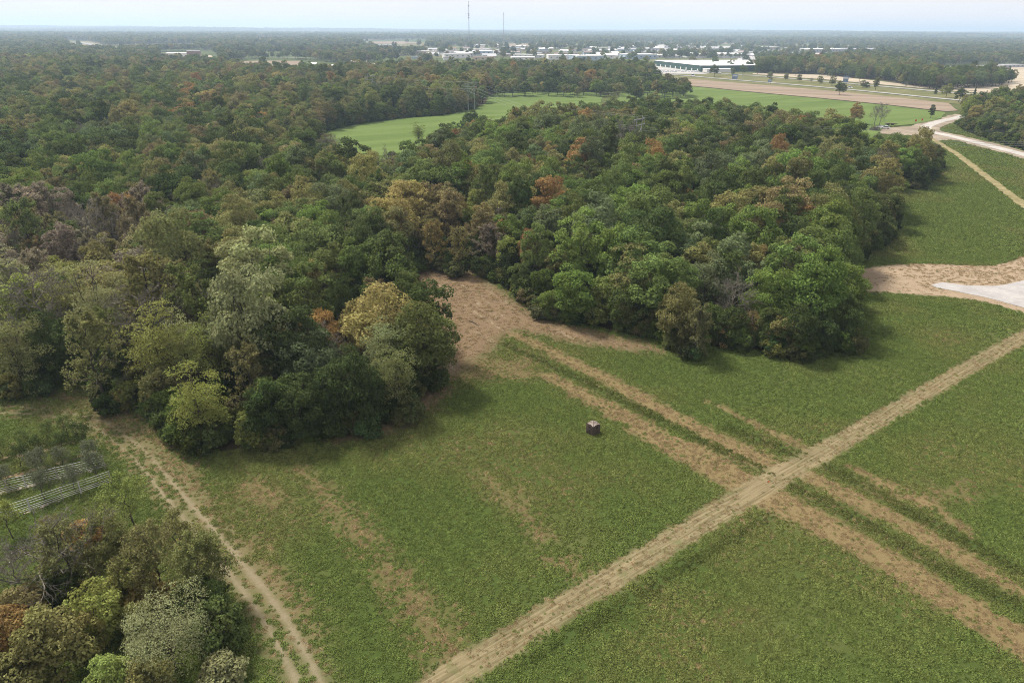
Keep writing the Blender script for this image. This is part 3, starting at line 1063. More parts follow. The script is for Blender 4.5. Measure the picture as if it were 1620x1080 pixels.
HEROES = [  # crown centre in the photo, kind, colour, size
    (22, 552, 'locust', 'olive', 1.0), (100, 440, 'oak', 'ygreen', 0.85), (28, 452, 'locust', 'sage', 1.0), (165, 498, 'locust', 'sage', 1.2),
    (150, 556, 'sparse', 'olive', 1.1), (82, 545, 'oak', 'dark', 0.8), (245, 556, 'locust', 'ygreen', 1.12), (328, 552, 'locust', 'ygreen', 1.05),
    (312, 632, 'locust', 'ygreen', 0.9), (348, 530, 'oak', 'ygreen', 0.7), (450, 540, 'oak', 'rust', 0.66), (508, 530, 'oak', 'gold', 0.72),
    (498, 578, 'oak', 'blue', 0.86), (338, 482, 'bare', 'grey', 1.1), (372, 492, 'bare', 'grey', 0.9), (300, 410, 'oak', 'mid', 1.15), (235, 398, 'oak', 'dark', 1.0),
    (478, 476, 'oak', 'mid', 1.2), (528, 435, 'bare', 'grey', 0.8), (520, 390, 'oak', 'green', 1.1), (655, 498, 'oak', 'dark', 1.05), (672, 545, 'oak', 'mid', 0.95),
    (612, 556, 'locust', 'sage', 0.95), (625, 600, 'locust', 'olive', 0.8), (590, 480, 'sparse', 'brown', 0.9), (565, 520, 'sparse', 'golive', 0.85),
    (400, 590, 'sparse', 'olive', 0.95), (545, 610, 'oak', 'dark', 0.8), (470, 636, 'oak', 'dark', 0.75), (570, 640, 'small', 'dark', 1.0), (420, 645, 'oak', 'dark', 0.7),
    (400, 268, 'oak', 'gold', 0.9), (395, 298, 'oak', 'ygreen', 1.0), (485, 285, 'oak', 'golive', 0.95), (135, 292, 'oak', 'golive', 1.0), (60, 288, 'oak', 'ygreen', 0.95),
    (205, 360, 'oak', 'golive', 0.8), (95, 312, 'sparse', 'brown', 1.0), (400, 335, 'locust', 'sage', 1.1),
    (600, 345, 'oak', 'golive', 0.9), (646, 288, 'oak', 'gold', 0.8), (712, 272, 'tall', 'golive', 0.85), (900, 274, 'oak', 'ygreen', 0.95), (690, 275, 'tall', 'ygreen', 0.75),
    (836, 402, 'tall', 'rust', 0.78), (806, 402, 'oak', 'ygreen', 0.72), (882, 428, 'oak', 'olive', 0.7), (962, 400, 'oak', 'blue', 1.1), (986, 424, 'oak', 'blue', 0.7),
    (908, 466, 'small', 'green', 1.5), (962, 468, 'small', 'ygreen', 1.25), (935, 482, 'small', 'ygreen', 0.8), (870, 480, 'small', 'green', 0.8), (965, 352, 'oak', 'rust', 0.55), (1062, 330, 'oak', 'rust', 0.6),
    (720, 345, 'oak', 'golive', 0.8), (748, 352, 'oak', 'ygreen', 0.7), (680, 355, 'sparse', 'brown', 0.9), (640, 370, 'sparse', 'brown', 0.9), (770, 380, 'sparse', 'grey', 0.9),
    (690, 380, 'sparse', 'golive', 0.85), (725, 390, 'sparse', 'olive', 0.8),
    (1062, 446, 'oak', 'ygreen', 0.8), (1075, 498, 'oak', 'olive', 0.8), (1310, 372, 'oak', 'green', 1.25), (1268, 385, 'oak', 'mid', 1.0), (1290, 462, 'oak', 'green', 1.1),
    (1325, 455, 'oak', 'green', 0.9), (1215, 470, 'oak', 'green', 0.95), (1132, 428, 'oak', 'rust', 0.5), (1190, 425, 'oak', 'golive', 0.7), (1148, 524, 'small', 'gold', 0.7),
    (1184, 515, 'small', 'golive', 0.9), (1152, 474, 'bare', 'grey', 0.95), (1345, 345, 'bare', 'grey', 0.9), (1340, 325, 'sparse', 'rust', 0.7), (1130, 254, 'oak', 'rust', 0.8),
    (1385, 340, 'oak', 'dark', 0.9), (1405, 325, 'oak', 'mid', 0.9), (1395, 365, 'small', 'dark', 1.1), (1460, 248, 'oak', 'mid', 0.95), (1425, 245, 'oak', 'dark', 1.0), (1385, 252, 'oak', 'mid', 1.0),
    (1455, 270, 'oak', 'dark', 0.8), (1335, 520, 'small', 'dark', 1.0), (1300, 530, 'small', 'dark', 0.9), (1270, 520, 'oak', 'dark', 0.7), (1235, 525, 'small', 'olive', 1.0),
    (1100, 510, 'sparse', 'olive', 0.8), (1355, 178, 'oak', 'rust', 0.85), (1022, 165, 'oak', 'gold', 0.75), (828, 182, 'oak', 'rust', 0.8), (662, 208, 'locust', 'ygreen', 0.85),
    (745, 190, 'oak', 'dark', 0.9), (1060, 300, 'oak', 'brown', 0.8), (1185, 305, 'oak', 'golive', 0.8), (260, 205, 'oak', 'rust', 0.8), (85, 190, 'oak', 'rust', 0.7),
    (70, 200, 'oak', 'gold', 0.5), (1475, 175, 'tall', 'dark', 0.6),
]
for cx, cy, kind, tn, s in HEROES:
    s *= 0.93
    i = R.randrange(len(PROTO[kind]))
    p = at(cx, cy, PROTO[kind][i]['zc'] * s)
    plant(p.x, p.y, kind, tn, s, True, i)

hx = np.array([t['x'] for t in trees]); hy = np.array([t['y'] for t in trees])


def wchoice(opts):
    t = R.random() * sum(w for _, w in opts)
    for o, w in opts:
        t -= w
        if t <= 0: return o
    return opts[-1][0]


def fill(P, cell, margin=1.5, ymax=1e9, ymin=-1e9):
    x0, y0 = P.min(0); x1, y1 = P.max(0)
    xs, ys = np.arange(x0, x1, cell), np.arange(max(y0, ymin), min(y1, ymax), cell * 0.9)
    X, Y = np.meshgrid(xs, ys)
    X = X + (np.arange(len(ys)) % 2)[:, None] * cell / 2
    X = (X + NR.uniform(-0.36, 0.36, X.shape) * cell).ravel()
    Y = (Y + NR.uniform(-0.36, 0.36, Y.shape) * cell).ravel()
    q = pix(np.stack([X, Y, np.full(X.shape, 10.0)], -1))
    ok = (q[:, 2] > 20) & (q[:, 0] > -170) & (q[:, 0] < 1790) & (q[:, 1] < 1250)
    X, Y, q = X[ok], Y[ok], q[ok]
    ok = sd_poly(X, Y, P) < -margin
    return X[ok], Y[ok], q[ok]


def mixture(cx, cy, n):
    if cx < 270 and 325 < cy < 440:
        return [('sparse', 5), ('bare', 2), ('tall', 2), ('oak', 1.2)], [('brown', 2), ('grey', 4), ('olive', 3), ('mid', 1)]
    if cx < 420 and cy > 430:
        return [('locust', 5), ('sparse', 2), ('oak', 2), ('bare', 0.7), ('tall', 1)], [('sage', 4), ('olive', 4), ('ygreen', 2), ('dark', 1.5), ('mid', 2)]
    if cx < 700 and cy > 430:
        return [('oak', 4), ('sparse', 1.6), ('tall', 2), ('locust', 1), ('bare', 0.5)], [('mid', 4), ('dark', 4), ('olive', 3), ('brown', 0.8), ('golive', 0.6), ('blue', 1)]
    if 600 < cx < 800 and 310 < cy < 430:
        return [('sparse', 3), ('tall', 3), ('oak', 3), ('bare', 1), ('locust', 1)], [('olive', 5), ('brown', 2), ('mid', 3), ('golive', 1.5), ('ygreen', 0.7)]
    if cx > 740 and cy > 205:
        a = [('oak', 7), ('tall', 2.2), ('sparse', 0.7), ('small', 0.4), ('bare', 0.35), ('locust', 0.5)]
        if n > 0.58:
            return a, [('green', 5), ('mid', 5), ('ygreen', 1), ('blue', 1), ('rust', 0.08), ('olive', 2)]
        return a, [('mid', 5), ('dark', 4), ('olive', 3), ('blue', 1.4), ('green', 2), ('brown', 0.5), ('rust', 0.18), ('golive', 0.4)]
    a = [('oak', 6), ('tall', 2), ('sparse', 1.6), ('locust', 0.8), ('bare', 0.35)]
    if n > 0.56:
        return a, [('brown', 1.3), ('olive', 4), ('golive', 0.9), ('mid', 3), ('rust', 0.25), ('dark', 1), ('ygreen', 0.5)]
    return a, [('mid', 5), ('dark', 4), ('olive', 3), ('blue', 1.5), ('green', 1), ('brown', 0.8), ('rust', 0.15)]


for P in (WOOD, WOOD_R, WOOD_B):
    for (ya, yb, cell) in ((-1e9, 420, 6.7), (420, 1e9, 7.9)):
        X, Y, q = fill(P, cell, 2.2, yb, ya)
        nz = fbm(X / 55, Y / 55, 33, 3)
        meadow = np.minimum(np.minimum(sd_poly(X, Y, MEADOW_A), sd_poly(X, Y, MEADOW_B)), sd_poly(X, Y, YARD))
        for x, y, n, md_, (cx, cy, _) in zip(X, Y, nz, meadow, q):
            dd = np.hypot(hx - x, hy - y).min()
            if dd < 4.2:
                continue
            ks, ts = mixture(cx, cy, n)
            plant(x, y, wchoice(ks), wchoice(ts), (R.uniform(1.1, 1.32) if R.random() < 0.09 else R.triangular(0.62, 1.2, 0.93)) * (0.85 if P is WOOD_R else 1) * (0.84 if md_ < 30 and y < 480 else 1))

# trees in the lower left corner, near the camera
CORNER = [
    (62, 885, 'deadtree', 'grey', 1.15), (265, 1006, 'locustball', 'sage', 0.62), (190, 925, 'small', 'ygreen', 0.85), (150, 975, 'small', 'ygreen', 0.9), (128, 1012, 'small', 'golive', 0.7),
    (30, 970, 'small', 'brown', 0.9), (82, 1022, 'small', 'olive', 1.1), (0, 1030, 'small', 'rust', 1.1), (186, 872, 'small', 'olive', 0.75), (132, 845, 'shrub', 'gold', 1.2),
    (205, 790, 'wisp', 'ygreen', 0.9), (246, 872, 'wisp', 'olive', 1.0), (318, 890, 'wisp', 'olive', 1.05), (338, 955, 'small', 'mid', 0.62), (300, 900, 'wisp', 'olive', 0.95), (160, 850, 'wisp', 'olive', 1.0), (275, 850, 'wisp', 'olive', 0.8), (222, 905, 'wisp', 'olive', 0.9),
    (8, 815, 'wisp', 'ygreen', 0.6), (290, 862, 'shrub', 'gold', 0.6), (180, 1068, 'small', 'ygreen', 0.7), (350, 1066, 'shrub', 'sage', 1.2), (112, 872, 'wisp', 'olive', 1.05),
    (150, 900, 'sparse', 'olive', 0.42), (230, 945, 'shrub', 'golive', 1.4), (345, 1000, 'shrub', 'mid', 1.5), (310, 950, 'shrub', 'dark', 1.5), (20, 900, 'bare', 'grey', 0.45),
    (100, 940, 'shrub', 'dark', 1.4), (60, 950, 'shrub', 'dark', 1.3), (215, 985, 'small', 'olive', 0.6), (10, 1080, 'small', 'olive', 0.9), (240, 1075, 'small', 'olive', 0.7),
    (78, 835, 'wisp', 'olive', 0.5),
]
add_proto('locustball', broad_tree(501, height=12.0, rx=6.6, rz=5.6, nl=110, per=230, leaf=(0.28, 0.13), lobe=(0.14, 0.28), flat=0.6, zmin=-0.8, shell=(0.6, 0.95),
                                   inner=0.25, limbs=20, up=0.5, rough=0.6, trunk_r=0.2))
add_proto('deadtree', branchy(505, height=8.2, spread=4.4, upb=0.45, twig_r=0.022, nb=(7, 6, 5), trunk_r=0.32, first=0.22), BARK_GREY)
KIND_NAME.update(locustball='feathery_tree', deadtree='bare_tree')
KIND_WORD.update(locustball='dense round tree', deadtree='dead bare forking tree', shrub='low shrub')
n_corner = len(trees)
for cx, cy, kind, tn, s in CORNER:
    s *= 0.88 if kind in ('small', 'shrub') else 1
    i = R.randrange(len(PROTO[kind]))
    p = at(cx, cy, PROTO[kind][i]['zc'] * s)
    plant(p.x, p.y, kind, tn, s, True, i)['zone'] = 'corner'

# lone trees farther off
LONE = [(1008, 146, 'oak', 'dark', 0.85), (1386, 180, 'bare', 'grey', 0.85), (1396, 178, 'bare', 'grey', 0.95), (1330, 138, 'oak', 'dark', 0.8), (1365, 133, 'small', 'olive', 0.9),
        (1387, 131, 'tall', 'olive', 0.8), (1371, 136, 'shrub', 'dark', 1.5), (1265, 124, 'small', 'olive', 0.9), (1298, 126, 'small', 'olive', 1.1), (1317, 128, 'small', 'olive', 1.2),
        (1218, 119, 'small', 'olive', 1.2), (1244, 121, 'small', 'olive', 1.0), (1434, 134, 'bare', 'grey', 0.5), (1481, 143, 'cedar', 'dark', 1.0), (1499, 142, 'oak', 'ygreen', 0.75),
        (1520, 148, 'oak', 'dark', 0.8), (1542, 148, 'cedar', 'dark', 1.2), (1560, 151, 'cedar', 'dark', 0.9), (461, 116, 'small', 'dark', 1.4), (597, 92, 'oak', 'dark', 0.95),
        (1284, 127, 'bare', 'grey', 0.4), (1131, 111, 'oak', 'dark', 0.9), (1344, 106, 'oak', 'golive', 0.9), (1362, 118, 'oak', 'mid', 0.9), (1186, 102, 'oak', 'dark', 1.0),
        (1176, 110, 'oak', 'mid', 0.8), (1200, 108, 'oak', 'dark', 0.9), (1160, 112, 'small', 'mid', 1.2), (500, 118, 'oak', 'dark', 0.9), (484, 117, 'oak', 'mid', 0.8)]
for cx, cy, kind, tn, s in LONE:
    i = R.randrange(len(PROTO[kind]))
    p = at(cx, cy, PROTO[kind][i]['zc'] * s)
    plant(p.x, p.y, kind, tn, s, True, i)['zone'] = 'lone'

# which trees show largest: a coarse depth picture of their crowns
CR = dict(oak=4.7, tall=3.6, locust=4.3, sparse=3.8, bare=4.4, small=3.0, shrub=1.9, wisp=2.4, cedar=1.6, locustball=6.4, deadtree=4.4)
PX = pix([[t['x'], t['y'], PROTO[t['kind']][t['i']]['zc'] * t['s']] for t in trees])
order = np.argsort(PX[:, 2])
S = 3.0
buf = np.zeros((360, 540), bool)
vis = np.zeros(len(trees))
for q in order:
    t = trees[q]
    cx, cy, dd = PX[q]
    if dd < 5: continue
    r = CR[t['kind']] * t['s'] * FPX / dd
    x0, x1 = int(max(0, (cx - r) / S)), int(min(540, (cx + r) / S + 1))
    y0, y1 = int(max(0, (cy - r * 1.1) / S)), int(min(360, (cy + r * 1.1) / S + 1))
    if x1 <= x0 or y1 <= y0: continue
    yy, xx = np.mgrid[y0:y1, x0:x1]
    disc = (xx * S - cx) ** 2 + ((yy * S - cy) / 1.1) ** 2 < r * r
    sub = buf[y0:y1, x0:x1]
    vis[q] = (disc & ~sub).sum()
    sub |= disc
    t['px'], t['py'] = cx, cy

is_special = np.array([t.get('zone') is not None for t in trees])
wood_rank = np.argsort(-np.where(is_special, -1, vis))
single = set(int(q) for q in wood_rank[:285] if vis[q] > 3) | set(int(q) for q in np.nonzero(is_special)[0])

ANCHORS = [
    (30, 545, 'at the left end of the woodland front'), (130, 520, 'in the woodland front above the track bend'), (250, 560, 'on the woodland corner above the farm track'),
    (330, 600, 'at the near corner of the left woodland'), (420, 620, 'on the left woodland edge above the near field'), (520, 620, 'along the shaded edge of the left woodland'),
    (610, 600, 'on the woodland point left of the bare soil'), (665, 520, 'at the tip of woodland left of the clearing'), (590, 470, 'behind the woodland point left of the clearing'),
    (480, 530, 'near the orange trees of the left woodland'), (470, 460, 'in the left woodland behind the orange trees'), (340, 470, 'around the grey bare tree in the left woodland'),
    (200, 450, 'in the left woodland behind its pale front trees'), (60, 440, 'at the far left behind the pale front trees'), (60, 370, 'in the grey thin wood at the far left'),
    (190, 370, 'at the right of the grey thin wood'), (300, 380, 'in the middle of the left woodland'), (420, 370, 'in the woodland centre left of the clearing head'),
    (540, 380, 'in the woods left of the clearing head'), (650, 370, 'among thin trees behind the clearing head'), (740, 370, 'directly behind the clearing head'),
    (810, 410, 'by the rusty tree right of the clearing head'), (890, 440, 'on the right side of the bare clearing'), (960, 470, 'on the bright edge right of the clearing'),
    (1050, 480, 'on the right woodland edge above the straw bands'), (1130, 490, 'on the right woodland edge by the golden shrub'), (1210, 500, 'on the right woodland front near its corner'),
    (1300, 490, 'at the right corner of the woodland front'), (1340, 420, 'at the woodland end beside the bare dirt'), (1300, 370, 'behind the right corner of the woodland'),
    (1390, 340, 'on the woodland end facing the right field'), (1440, 255, 'on the wooded spur by the right field track'), (1360, 240, 'in the woods below the parked white car'),
    (1240, 400, 'inside the right woodland behind its front'), (1140, 400, 'inside the right woodland above the golden shrub'), (1040, 390, 'inside the right woodland above the straw bands'),
    (950, 350, 'inside the woodland right of the clearing'), (860, 340, 'in the woods behind the right side of the clearing'), (1220, 320, 'in the upper right woodland'),
    (1100, 310, 'in the upper woodland right of centre'), (980, 280, 'in the upper middle woodland'), (860, 260, 'in the upper woodland below the far green field'),
    (740, 270, 'in the woods below the far green strip'), (620, 280, 'in the woodland left of the far green strip'), (500, 290, 'in the upper left woodland'),
    (380, 290, 'around the golden tree in the upper left woods'), (240, 290, 'in the upper left woodland'), (110, 290, 'near the golden trees at the upper left'),
    (1250, 220, 'below the power line on the upper right'), (1100, 210, 'beside the power line poles on the upper right'), (960, 200, 'at the back of the woods near the power poles'),
    (780, 195, 'at the back edge beside the far green field'), (660, 170, 'on the far side of the green strip'), (860, 130, 'in the belt behind the far green field'),
    (300, 200, 'far back in the left woodland'), (100, 200, 'far back at the upper left'), (1570, 200, 'in the grove beside the gravel road'), (1400, 120, 'in the belt between stubble fields'),
]
CORNER_ANCHORS = [(60, 870, 'beside the orchard rails in the near corner'), (200, 830, 'at the orchard end of the near corner grove'), (320, 900, 'next to the farm track ruts in the near corner'),
                  (270, 1000, 'at the front of the near corner grove'), (130, 960, 'in the middle of the near corner grove'), (40, 1000, 'at the left edge of the near corner grove'),
                  (180, 1070, 'at the bottom edge of the near corner grove')]
LONE_ANCHORS = [(1008, 146, 'standing alone in the far green field'), (1390, 180, 'beside the white parked car'), (1345, 135, 'beside the highway'), (1280, 125, 'along the far highway verge'),
                (1230, 120, 'along the far highway verge'), (1490, 145, 'at the end of the tilled strip'), (1545, 150, 'behind the gravel road grove'), (480, 116, 'beside the far barn'),
                (597, 92, 'in the far pasture'), (1165, 110, 'in front of the green-walled warehouse'), (1190, 105, 'right of the green-walled warehouse'), (1350, 112, 'in the belt beyond the stubble field')]
ORD = ['leftmost', 'second-left', 'third-left', 'fourth-left', 'fifth-left', 'sixth-left', 'seventh-left', 'eighth-left', 'ninth-left']


def label_trees():
    base = {}
    for q in sorted(single):
        t = trees[q]
        cx, cy = PX[q][0], PX[q][1]
        anc = CORNER_ANCHORS if t.get('zone') == 'corner' else LONE_ANCHORS if t.get('zone') == 'lone' else ANCHORS
        a = min(anc, key=lambda a: (a[0] - cx) ** 2 + ((a[1] - cy) * 1.7) ** 2)
        w = KIND_WORD[t['kind']]
        nm = w if t['kind'] in ('bare', 'deadtree') else TINT_WORD[t['tname']] + ' ' + w
        base.setdefault((nm, a[2]), []).append(q)
    for (nm, ph), qs in base.items():
        if len(qs) == 1:
            trees[qs[0]]['label'] = f'{nm} {ph}'
            continue
        qs.sort(key=lambda q: PX[q][0])
        for k_, q in enumerate(qs):
            o = ORD[k_] if k_ < len(ORD) else 'rightmost'
            trees[q]['label'] = f'{o} {nm} {ph}'


label_trees()
for q in sorted(single):
    t = trees[q]
    pr = PROTO[t['kind']][t['i']]
    e = empty(KIND_NAME[t['kind']], (t['x'], t['y'], t['z']), t['rot'], t['s3'])
    tag(e, t['label'], 'shrub' if t['kind'] == 'shrub' else 'tree',
        {'corner': 'trees of the near corner grove', 'lone': 'trees standing apart in the distance'}.get(t.get('zone'), 'trees of the woodland'))
    link('trunk', pr['wood'], e)
    if pr['crown'] is not None:
        c = link('crown', pr['crown'], e)
        c['tint'] = t['tint']

# every other tree of the woods: one mass
kinds = ['oak', 'tall', 'locust', 'sparse', 'bare', 'small']
flat_protos, first = [], {}
for k_ in kinds:
    first[k_] = len(flat_protos)
    flat_protos += [p['whole'] for p in PROTO[k_]]
WCOL = hidden_collection('woodtree', flat_protos)
rest = [t for q, t in enumerate(trees) if q not in single]
scatter('woodland', WCOL, [(t['x'], t['y'], t['z']) for t in rest], [t['rot'] for t in rest], [t['s3'] for t in rest],
        [first[t['kind']] + t['i'] for t in rest], [t['tint'] for t in rest], 'mixed autumn woodland stretching back behind its nearest trees', 'woodland')

# undergrowth along the woodland edges
up, ur, us, ui, ut = [], [], [], [], []
for P, cnt in ((WOOD, 84), (WOOD_R, len(WOOD_R))):
    for a, b in zip(P, np.roll(P, -1, 0)):
        L = np.hypot(*(b - a))
        if L > 120: continue
        nrm = np.array([-(b - a)[1], (b - a)[0]]) / (L + 1e-9)
        mid = (a + b) / 2
        if sd_poly(np.array([mid[0] + nrm[0]]), np.array([mid[1] + nrm[1]]), P)[0] > 0: nrm = -nrm
        if np.hypot(*mid) > 520: continue
        for j in range(int(L / 0.75)):
            k_ = 'small' if R.random() < 0.22 else 'shrub'
            p = a + (b - a) * R.random() + nrm * (R.uniform(0.0, 3.5) if k_ == 'shrub' else R.uniform(0.8, 4.5))
            up.append((p[0], p[1], 0)); ur.append(R.uniform(0, 6.28))
            us.append(R.uniform(0.6, 1.5) * (0.8 if k_ == 'small' else 1))
            ui.append(R.randrange(4) if k_ == 'shrub' else 4 + R.randrange(3))
            tn = TINT[wchoice([('dark', 3), ('mid', 4), ('olive', 2), ('green', 3), ('ygreen', 1.2), ('brown', 0.6)])]
            j_ = R.uniform(0.75, 1.15)
            ut.append([c * j_ for c in tn])
for t in trees:
    if t['hero'] and t.get('zone') is None and t['y'] < 330:
        for _ in range(5):
            a, r_ = R.uniform(0, 6.28), R.uniform(0.3, 2.6)
            up.append((t['x'] + r_ * math.cos(a), t['y'] + r_ * math.sin(a), 0)); ur.append(R.uniform(0, 6.28))
            us.append(R.uniform(0.7, 1.3)); ui.append(R.randrange(4))
            ut.append([c * R.uniform(0.8, 1.15) for c in TINT[R.choice(['dark', 'mid', 'olive', 'mid'])]])
UCOL = hidden_collection('undershrub', [p['whole'] for p in PROTO['shrub']] + [p['whole'] for p in PROTO['small']])
scatter('undergrowth', UCOL, up, ur, us, ui, ut, 'dark leafy undergrowth lining the foot of the woodland edge', 'undergrowth')

# ------------------------------------------------------------------ far woods
TOWN = poly([(640, 96), (700, 73), (1000, 67), (1300, 69), (1430, 78), (1300, 99), (1195, 116), (1040, 119), (1030, 108), (850, 99)])
OPEN = [poly(p) for p in ([(1040, 121), (1040, 100), (1190, 93), (1195, 116), (1330, 124), (1440, 139), (1700, 160), (1700, 200), (1500, 180), (1200, 148)],
                          [(1440, 118), (1500, 105), (1620, 102), (1800, 104), (1800, 160), (1500, 145)],
                          [(355, 99.5), (410, 95), (480, 95.5), (540, 101), (660, 97), (670, 106), (480, 124), (400, 119), (380, 106)],
                          [(570, 64), (670, 63), (680, 72), (640, 86), (585, 80)], [(755, 69), (850, 69), (850, 74), (800, 77)], [(860, 98), (860, 82), (950, 78), (1030, 80), (1040, 98)], [(650, 118), (690, 98), (700, 80), (1040, 79), (1045, 120), (900, 113), (700, 117)],
                          [(100, 64), (140, 66), (190, 79), (190, 86), (120, 80)], [(400, 62), (470, 61), (480, 65), (410, 66)], [(175, 73), (300, 71), (320, 78), (200, 84)], [(255, 101), (255, 83), (335, 80), (345, 104)], [(360, 108), (400, 94), (480, 95), (485, 112), (400, 118)])]


def far_points(y0, y1, cell0, grow):
    out = []
    y = y0
    while y < y1:
        c = cell0 * (1 + grow * (y - y0))
        w = y * 0.80
        xs = np.arange(-w, w, c)
        out.append(np.stack([xs + NR.uniform(-0.45, 0.45, len(xs)) * c, y + NR.uniform(-0.45, 0.45, len(xs)) * c, np.full(len(xs), c)], -1))
        y += c
    return np.concatenate(out)


F1 = far_points(500, 4400, 11.0, 0.00016)
X, Y = F1[:, 0], F1[:, 1]
cov = fbm(X / 420, Y / 300, 71, 4)
prob = smooth(0.40, 0.52, cov) * 0.95
prob = np.maximum(prob, smooth(2600, 4200, Y) * 0.8)
prob = np.where(X < -250, np.maximum(prob, 0.75 * smooth(0.3, 0.45, cov)), prob)
intown = sd_poly(X, Y, TOWN)
prob = np.where(intown < 0, 0.02 + 0.30 * smooth(0.54, 0.66, fbm(X / 120, Y / 90, 5, 3)), prob)
for p in OPEN:
    prob = np.where(sd_poly(X, Y, p) < 4, np.where(sd_poly(X, Y, TOWN) < 0, 0.03, 0.004), prob)
for p in (WOOD, WOOD_R, WOOD_B):
    prob = np.where(sd_poly(X, Y, p) < 3, 0, prob)
for r_, w_ in ((HW1, 14), (HW2, 14), (GR, 16)):
    prob = np.where(sd_line(X, Y, r_, [w_] * len(r_)) < 0, 0, prob)
nearer = (X > -120) & (Y < 700)
prob = np.where((Y < 900) & (X > 150) & (sd_poly(X, Y, WOOD) > 0), prob * 0.0, prob)
prob = np.where((Y < 620), 0, prob)
ok = NR.random(len(X)) < prob
F1 = F1[ok]
fz = hill(F1[:, 0], F1[:, 1])
fpal = np.array([TINT[k_] for k_ in ('mid', 'dark', 'olive', 'blue', 'green', 'brown', 'golive')])
fi = NR.choice(7, len(F1), p=[0.28, 0.27, 0.2, 0.12, 0.06, 0.05, 0.02])
FCOL = hidden_collection('fartree', [p['whole'] for p in PROTO['far']])
nF = len(F1)
scatter('distant_woods', FCOL, np.stack([F1[:, 0], F1[:, 1], fz], -1), NR.uniform(0, 6.28, nF), NR.uniform(0.6, 1.1, nF) * F1[:, 2] / 11.5 * 0.95, NR.integers(0, 3, nF),
        fpal[fi] * 1.3 * NR.uniform(0.8, 1.15, (nF, 1)), 'distant hedgerow trees and woods around the town', 'woods')
F2 = far_points(4300, 25500, 78.0, 0.00010)
X, Y = F2[:, 0], F2[:, 1]
cov = fbm(X / 1900, Y / 2600, 91, 4)
ok = NR.random(len(X)) < 0.35 + 0.65 * smooth(0.34, 0.5, cov)
F2 = F2[ok]
nF = len(F2)
fi = NR.choice(7, nF, p=[0.3, 0.34, 0.18, 0.14, 0.02, 0.01, 0.01])
CCOL = hidden_collection('farclump', [p['whole'] for p in PROTO['clump']])
sz = F2[:, 2:3] / 78.0
scatter('horizon_woods', CCOL, np.stack([F2[:, 0], F2[:, 1], hill(F2[:, 0], F2[:, 1])], -1), NR.uniform(0, 6.28, nF),
        np.concatenate([sz, sz, NR.uniform(0.8, 1.35, (nF, 1))], 1), NR.integers(0, 3, nF), fpal[fi] * 1.3 * NR.uniform(0.8, 1.15, (nF, 1)),
        'wooded country fading blue towards the horizon', 'woods')

# ------------------------------------------------------------------ grass of the near fields
def grass_points():
    out = []
    for y0, y1, dens, s in ((38, 80, 11.5, 0.66), (80, 120, 9.0, 0.74), (120, 175, 5.2, 0.98), (175, 330, 2.2, 1.5), (330, 440, 1.2, 1.9)):
        w = y1 * 0.95 + 30
        n = int((y1 - y0) * 2 * w * dens)
        x = NR.uniform(-w, w, n); y = NR.uniform(y0, y1, n)
        q = pix(np.stack([x, y, np.zeros(n)], -1))
        k_ = (q[:, 0] > -40) & (q[:, 0] < 1660) & (q[:, 1] < 1110)
        out.append(np.stack([x[k_], y[k_], np.full(k_.sum(), s)], -1))
    return np.concatenate(out)


G = grass_points()
X, Y = G[:, 0], G[:, 1]
m = masks(X, Y)
j = (fbm(X / 2.2, Y / 2.2, 3, 4) - 0.5) * 3.4
big = fbm(X / 16, Y / 16, 9, 4)
mid = fbm(X / 2.0, Y / 2.0, 14, 4)
rnd = NR.random(len(X))
in_strip = smooth(0.9, -0.9, m['strip'] + j * 0.9)
in_faint = smooth(2.0, -2.0, m['faint'] + j * 1.3) * 0.58
in_tan = smooth(2.4, -2.4, m['ltan'] + j) * 0.6
in_track = smooth(0.4, -0.5, m['track'] + j * 0.3)
in_lp = smooth(1.0, -1.0, m['lpath'] + j * 0.4)
in_rut = smooth(0.35, -0.35, m['rut'] + j * 0.2)
in_bare = np.maximum(smooth(3.0, -1.6, m['clear'] + j * 1.2), smooth(0.8, -0.8, m['dirt'] + j * 0.7))
in_dark = smooth(0.6, -0.6, m['dark'] + j * 0.4)
in_orch = smooth(0.3, -0.2, m['orch'])
keep = (m['wood'] > -0.5) & (sd_poly(X, Y, pad) > 0.3) & (sd_line(X, Y, RTRACK, [1.9] * len(RTRACK)) > 0) & (sd_line(X, Y, GR, [8.2] * len(GR)) > 0) & (sd_poly(X, Y, YARD) > 0)
keep &= (sd_poly(X, Y, MEADOW_A) > 0) & (sd_poly(X, Y, MEADOW_B) > 0)
pk = 0.95 - 0.30 * in_strip - 0.35 * in_faint - 0.62 * in_track - 0.35 * in_lp - 1.0 * in_rut - 0.70 * in_bare - 0.5 * in_orch
pk = pk * (0.72 + 0.4 * smooth(0.25, 0.6, mid))
keep &= rnd < pk
dry = np.clip(np.maximum.reduce([in_strip * 0.84, in_faint, in_tan, in_track * 0.85, in_lp * 0.4, in_bare * 0.97]) * (1 - in_dark * 0.85 * (1 - in_bare)), 0, 1)
dry = np.maximum(dry, smooth(0.56, 0.8, big) * 0.35)
X, Y, G, dry, in_dark, in_track, mid, big = (a[keep] for a in (X, Y, G, dry, in_dark, in_track, mid, big))
nG = len(X)
isdry = NR.random(nG) < dry
gcol = np.array([0.118, 0.163, 0.042]) * (1 - mid[:, None]) + np.array([0.160, 0.200, 0.057]) * mid[:, None]
gcol = gcol + (smooth(0.44, 0.68, big) * 0.6)[:, None] * (np.array([0.19, 0.195, 0.065]) - gcol)
gcol = gcol * (1 - 0.30 * in_dark[:, None])
dcol = np.array([0.17, 0.122, 0.062]) + NR.random((nG, 1)) * np.array([0.16, 0.12, 0.07])
col = np.where(isdry[:, None], dcol, gcol) * NR.uniform(0.85, 1.15, (nG, 1))
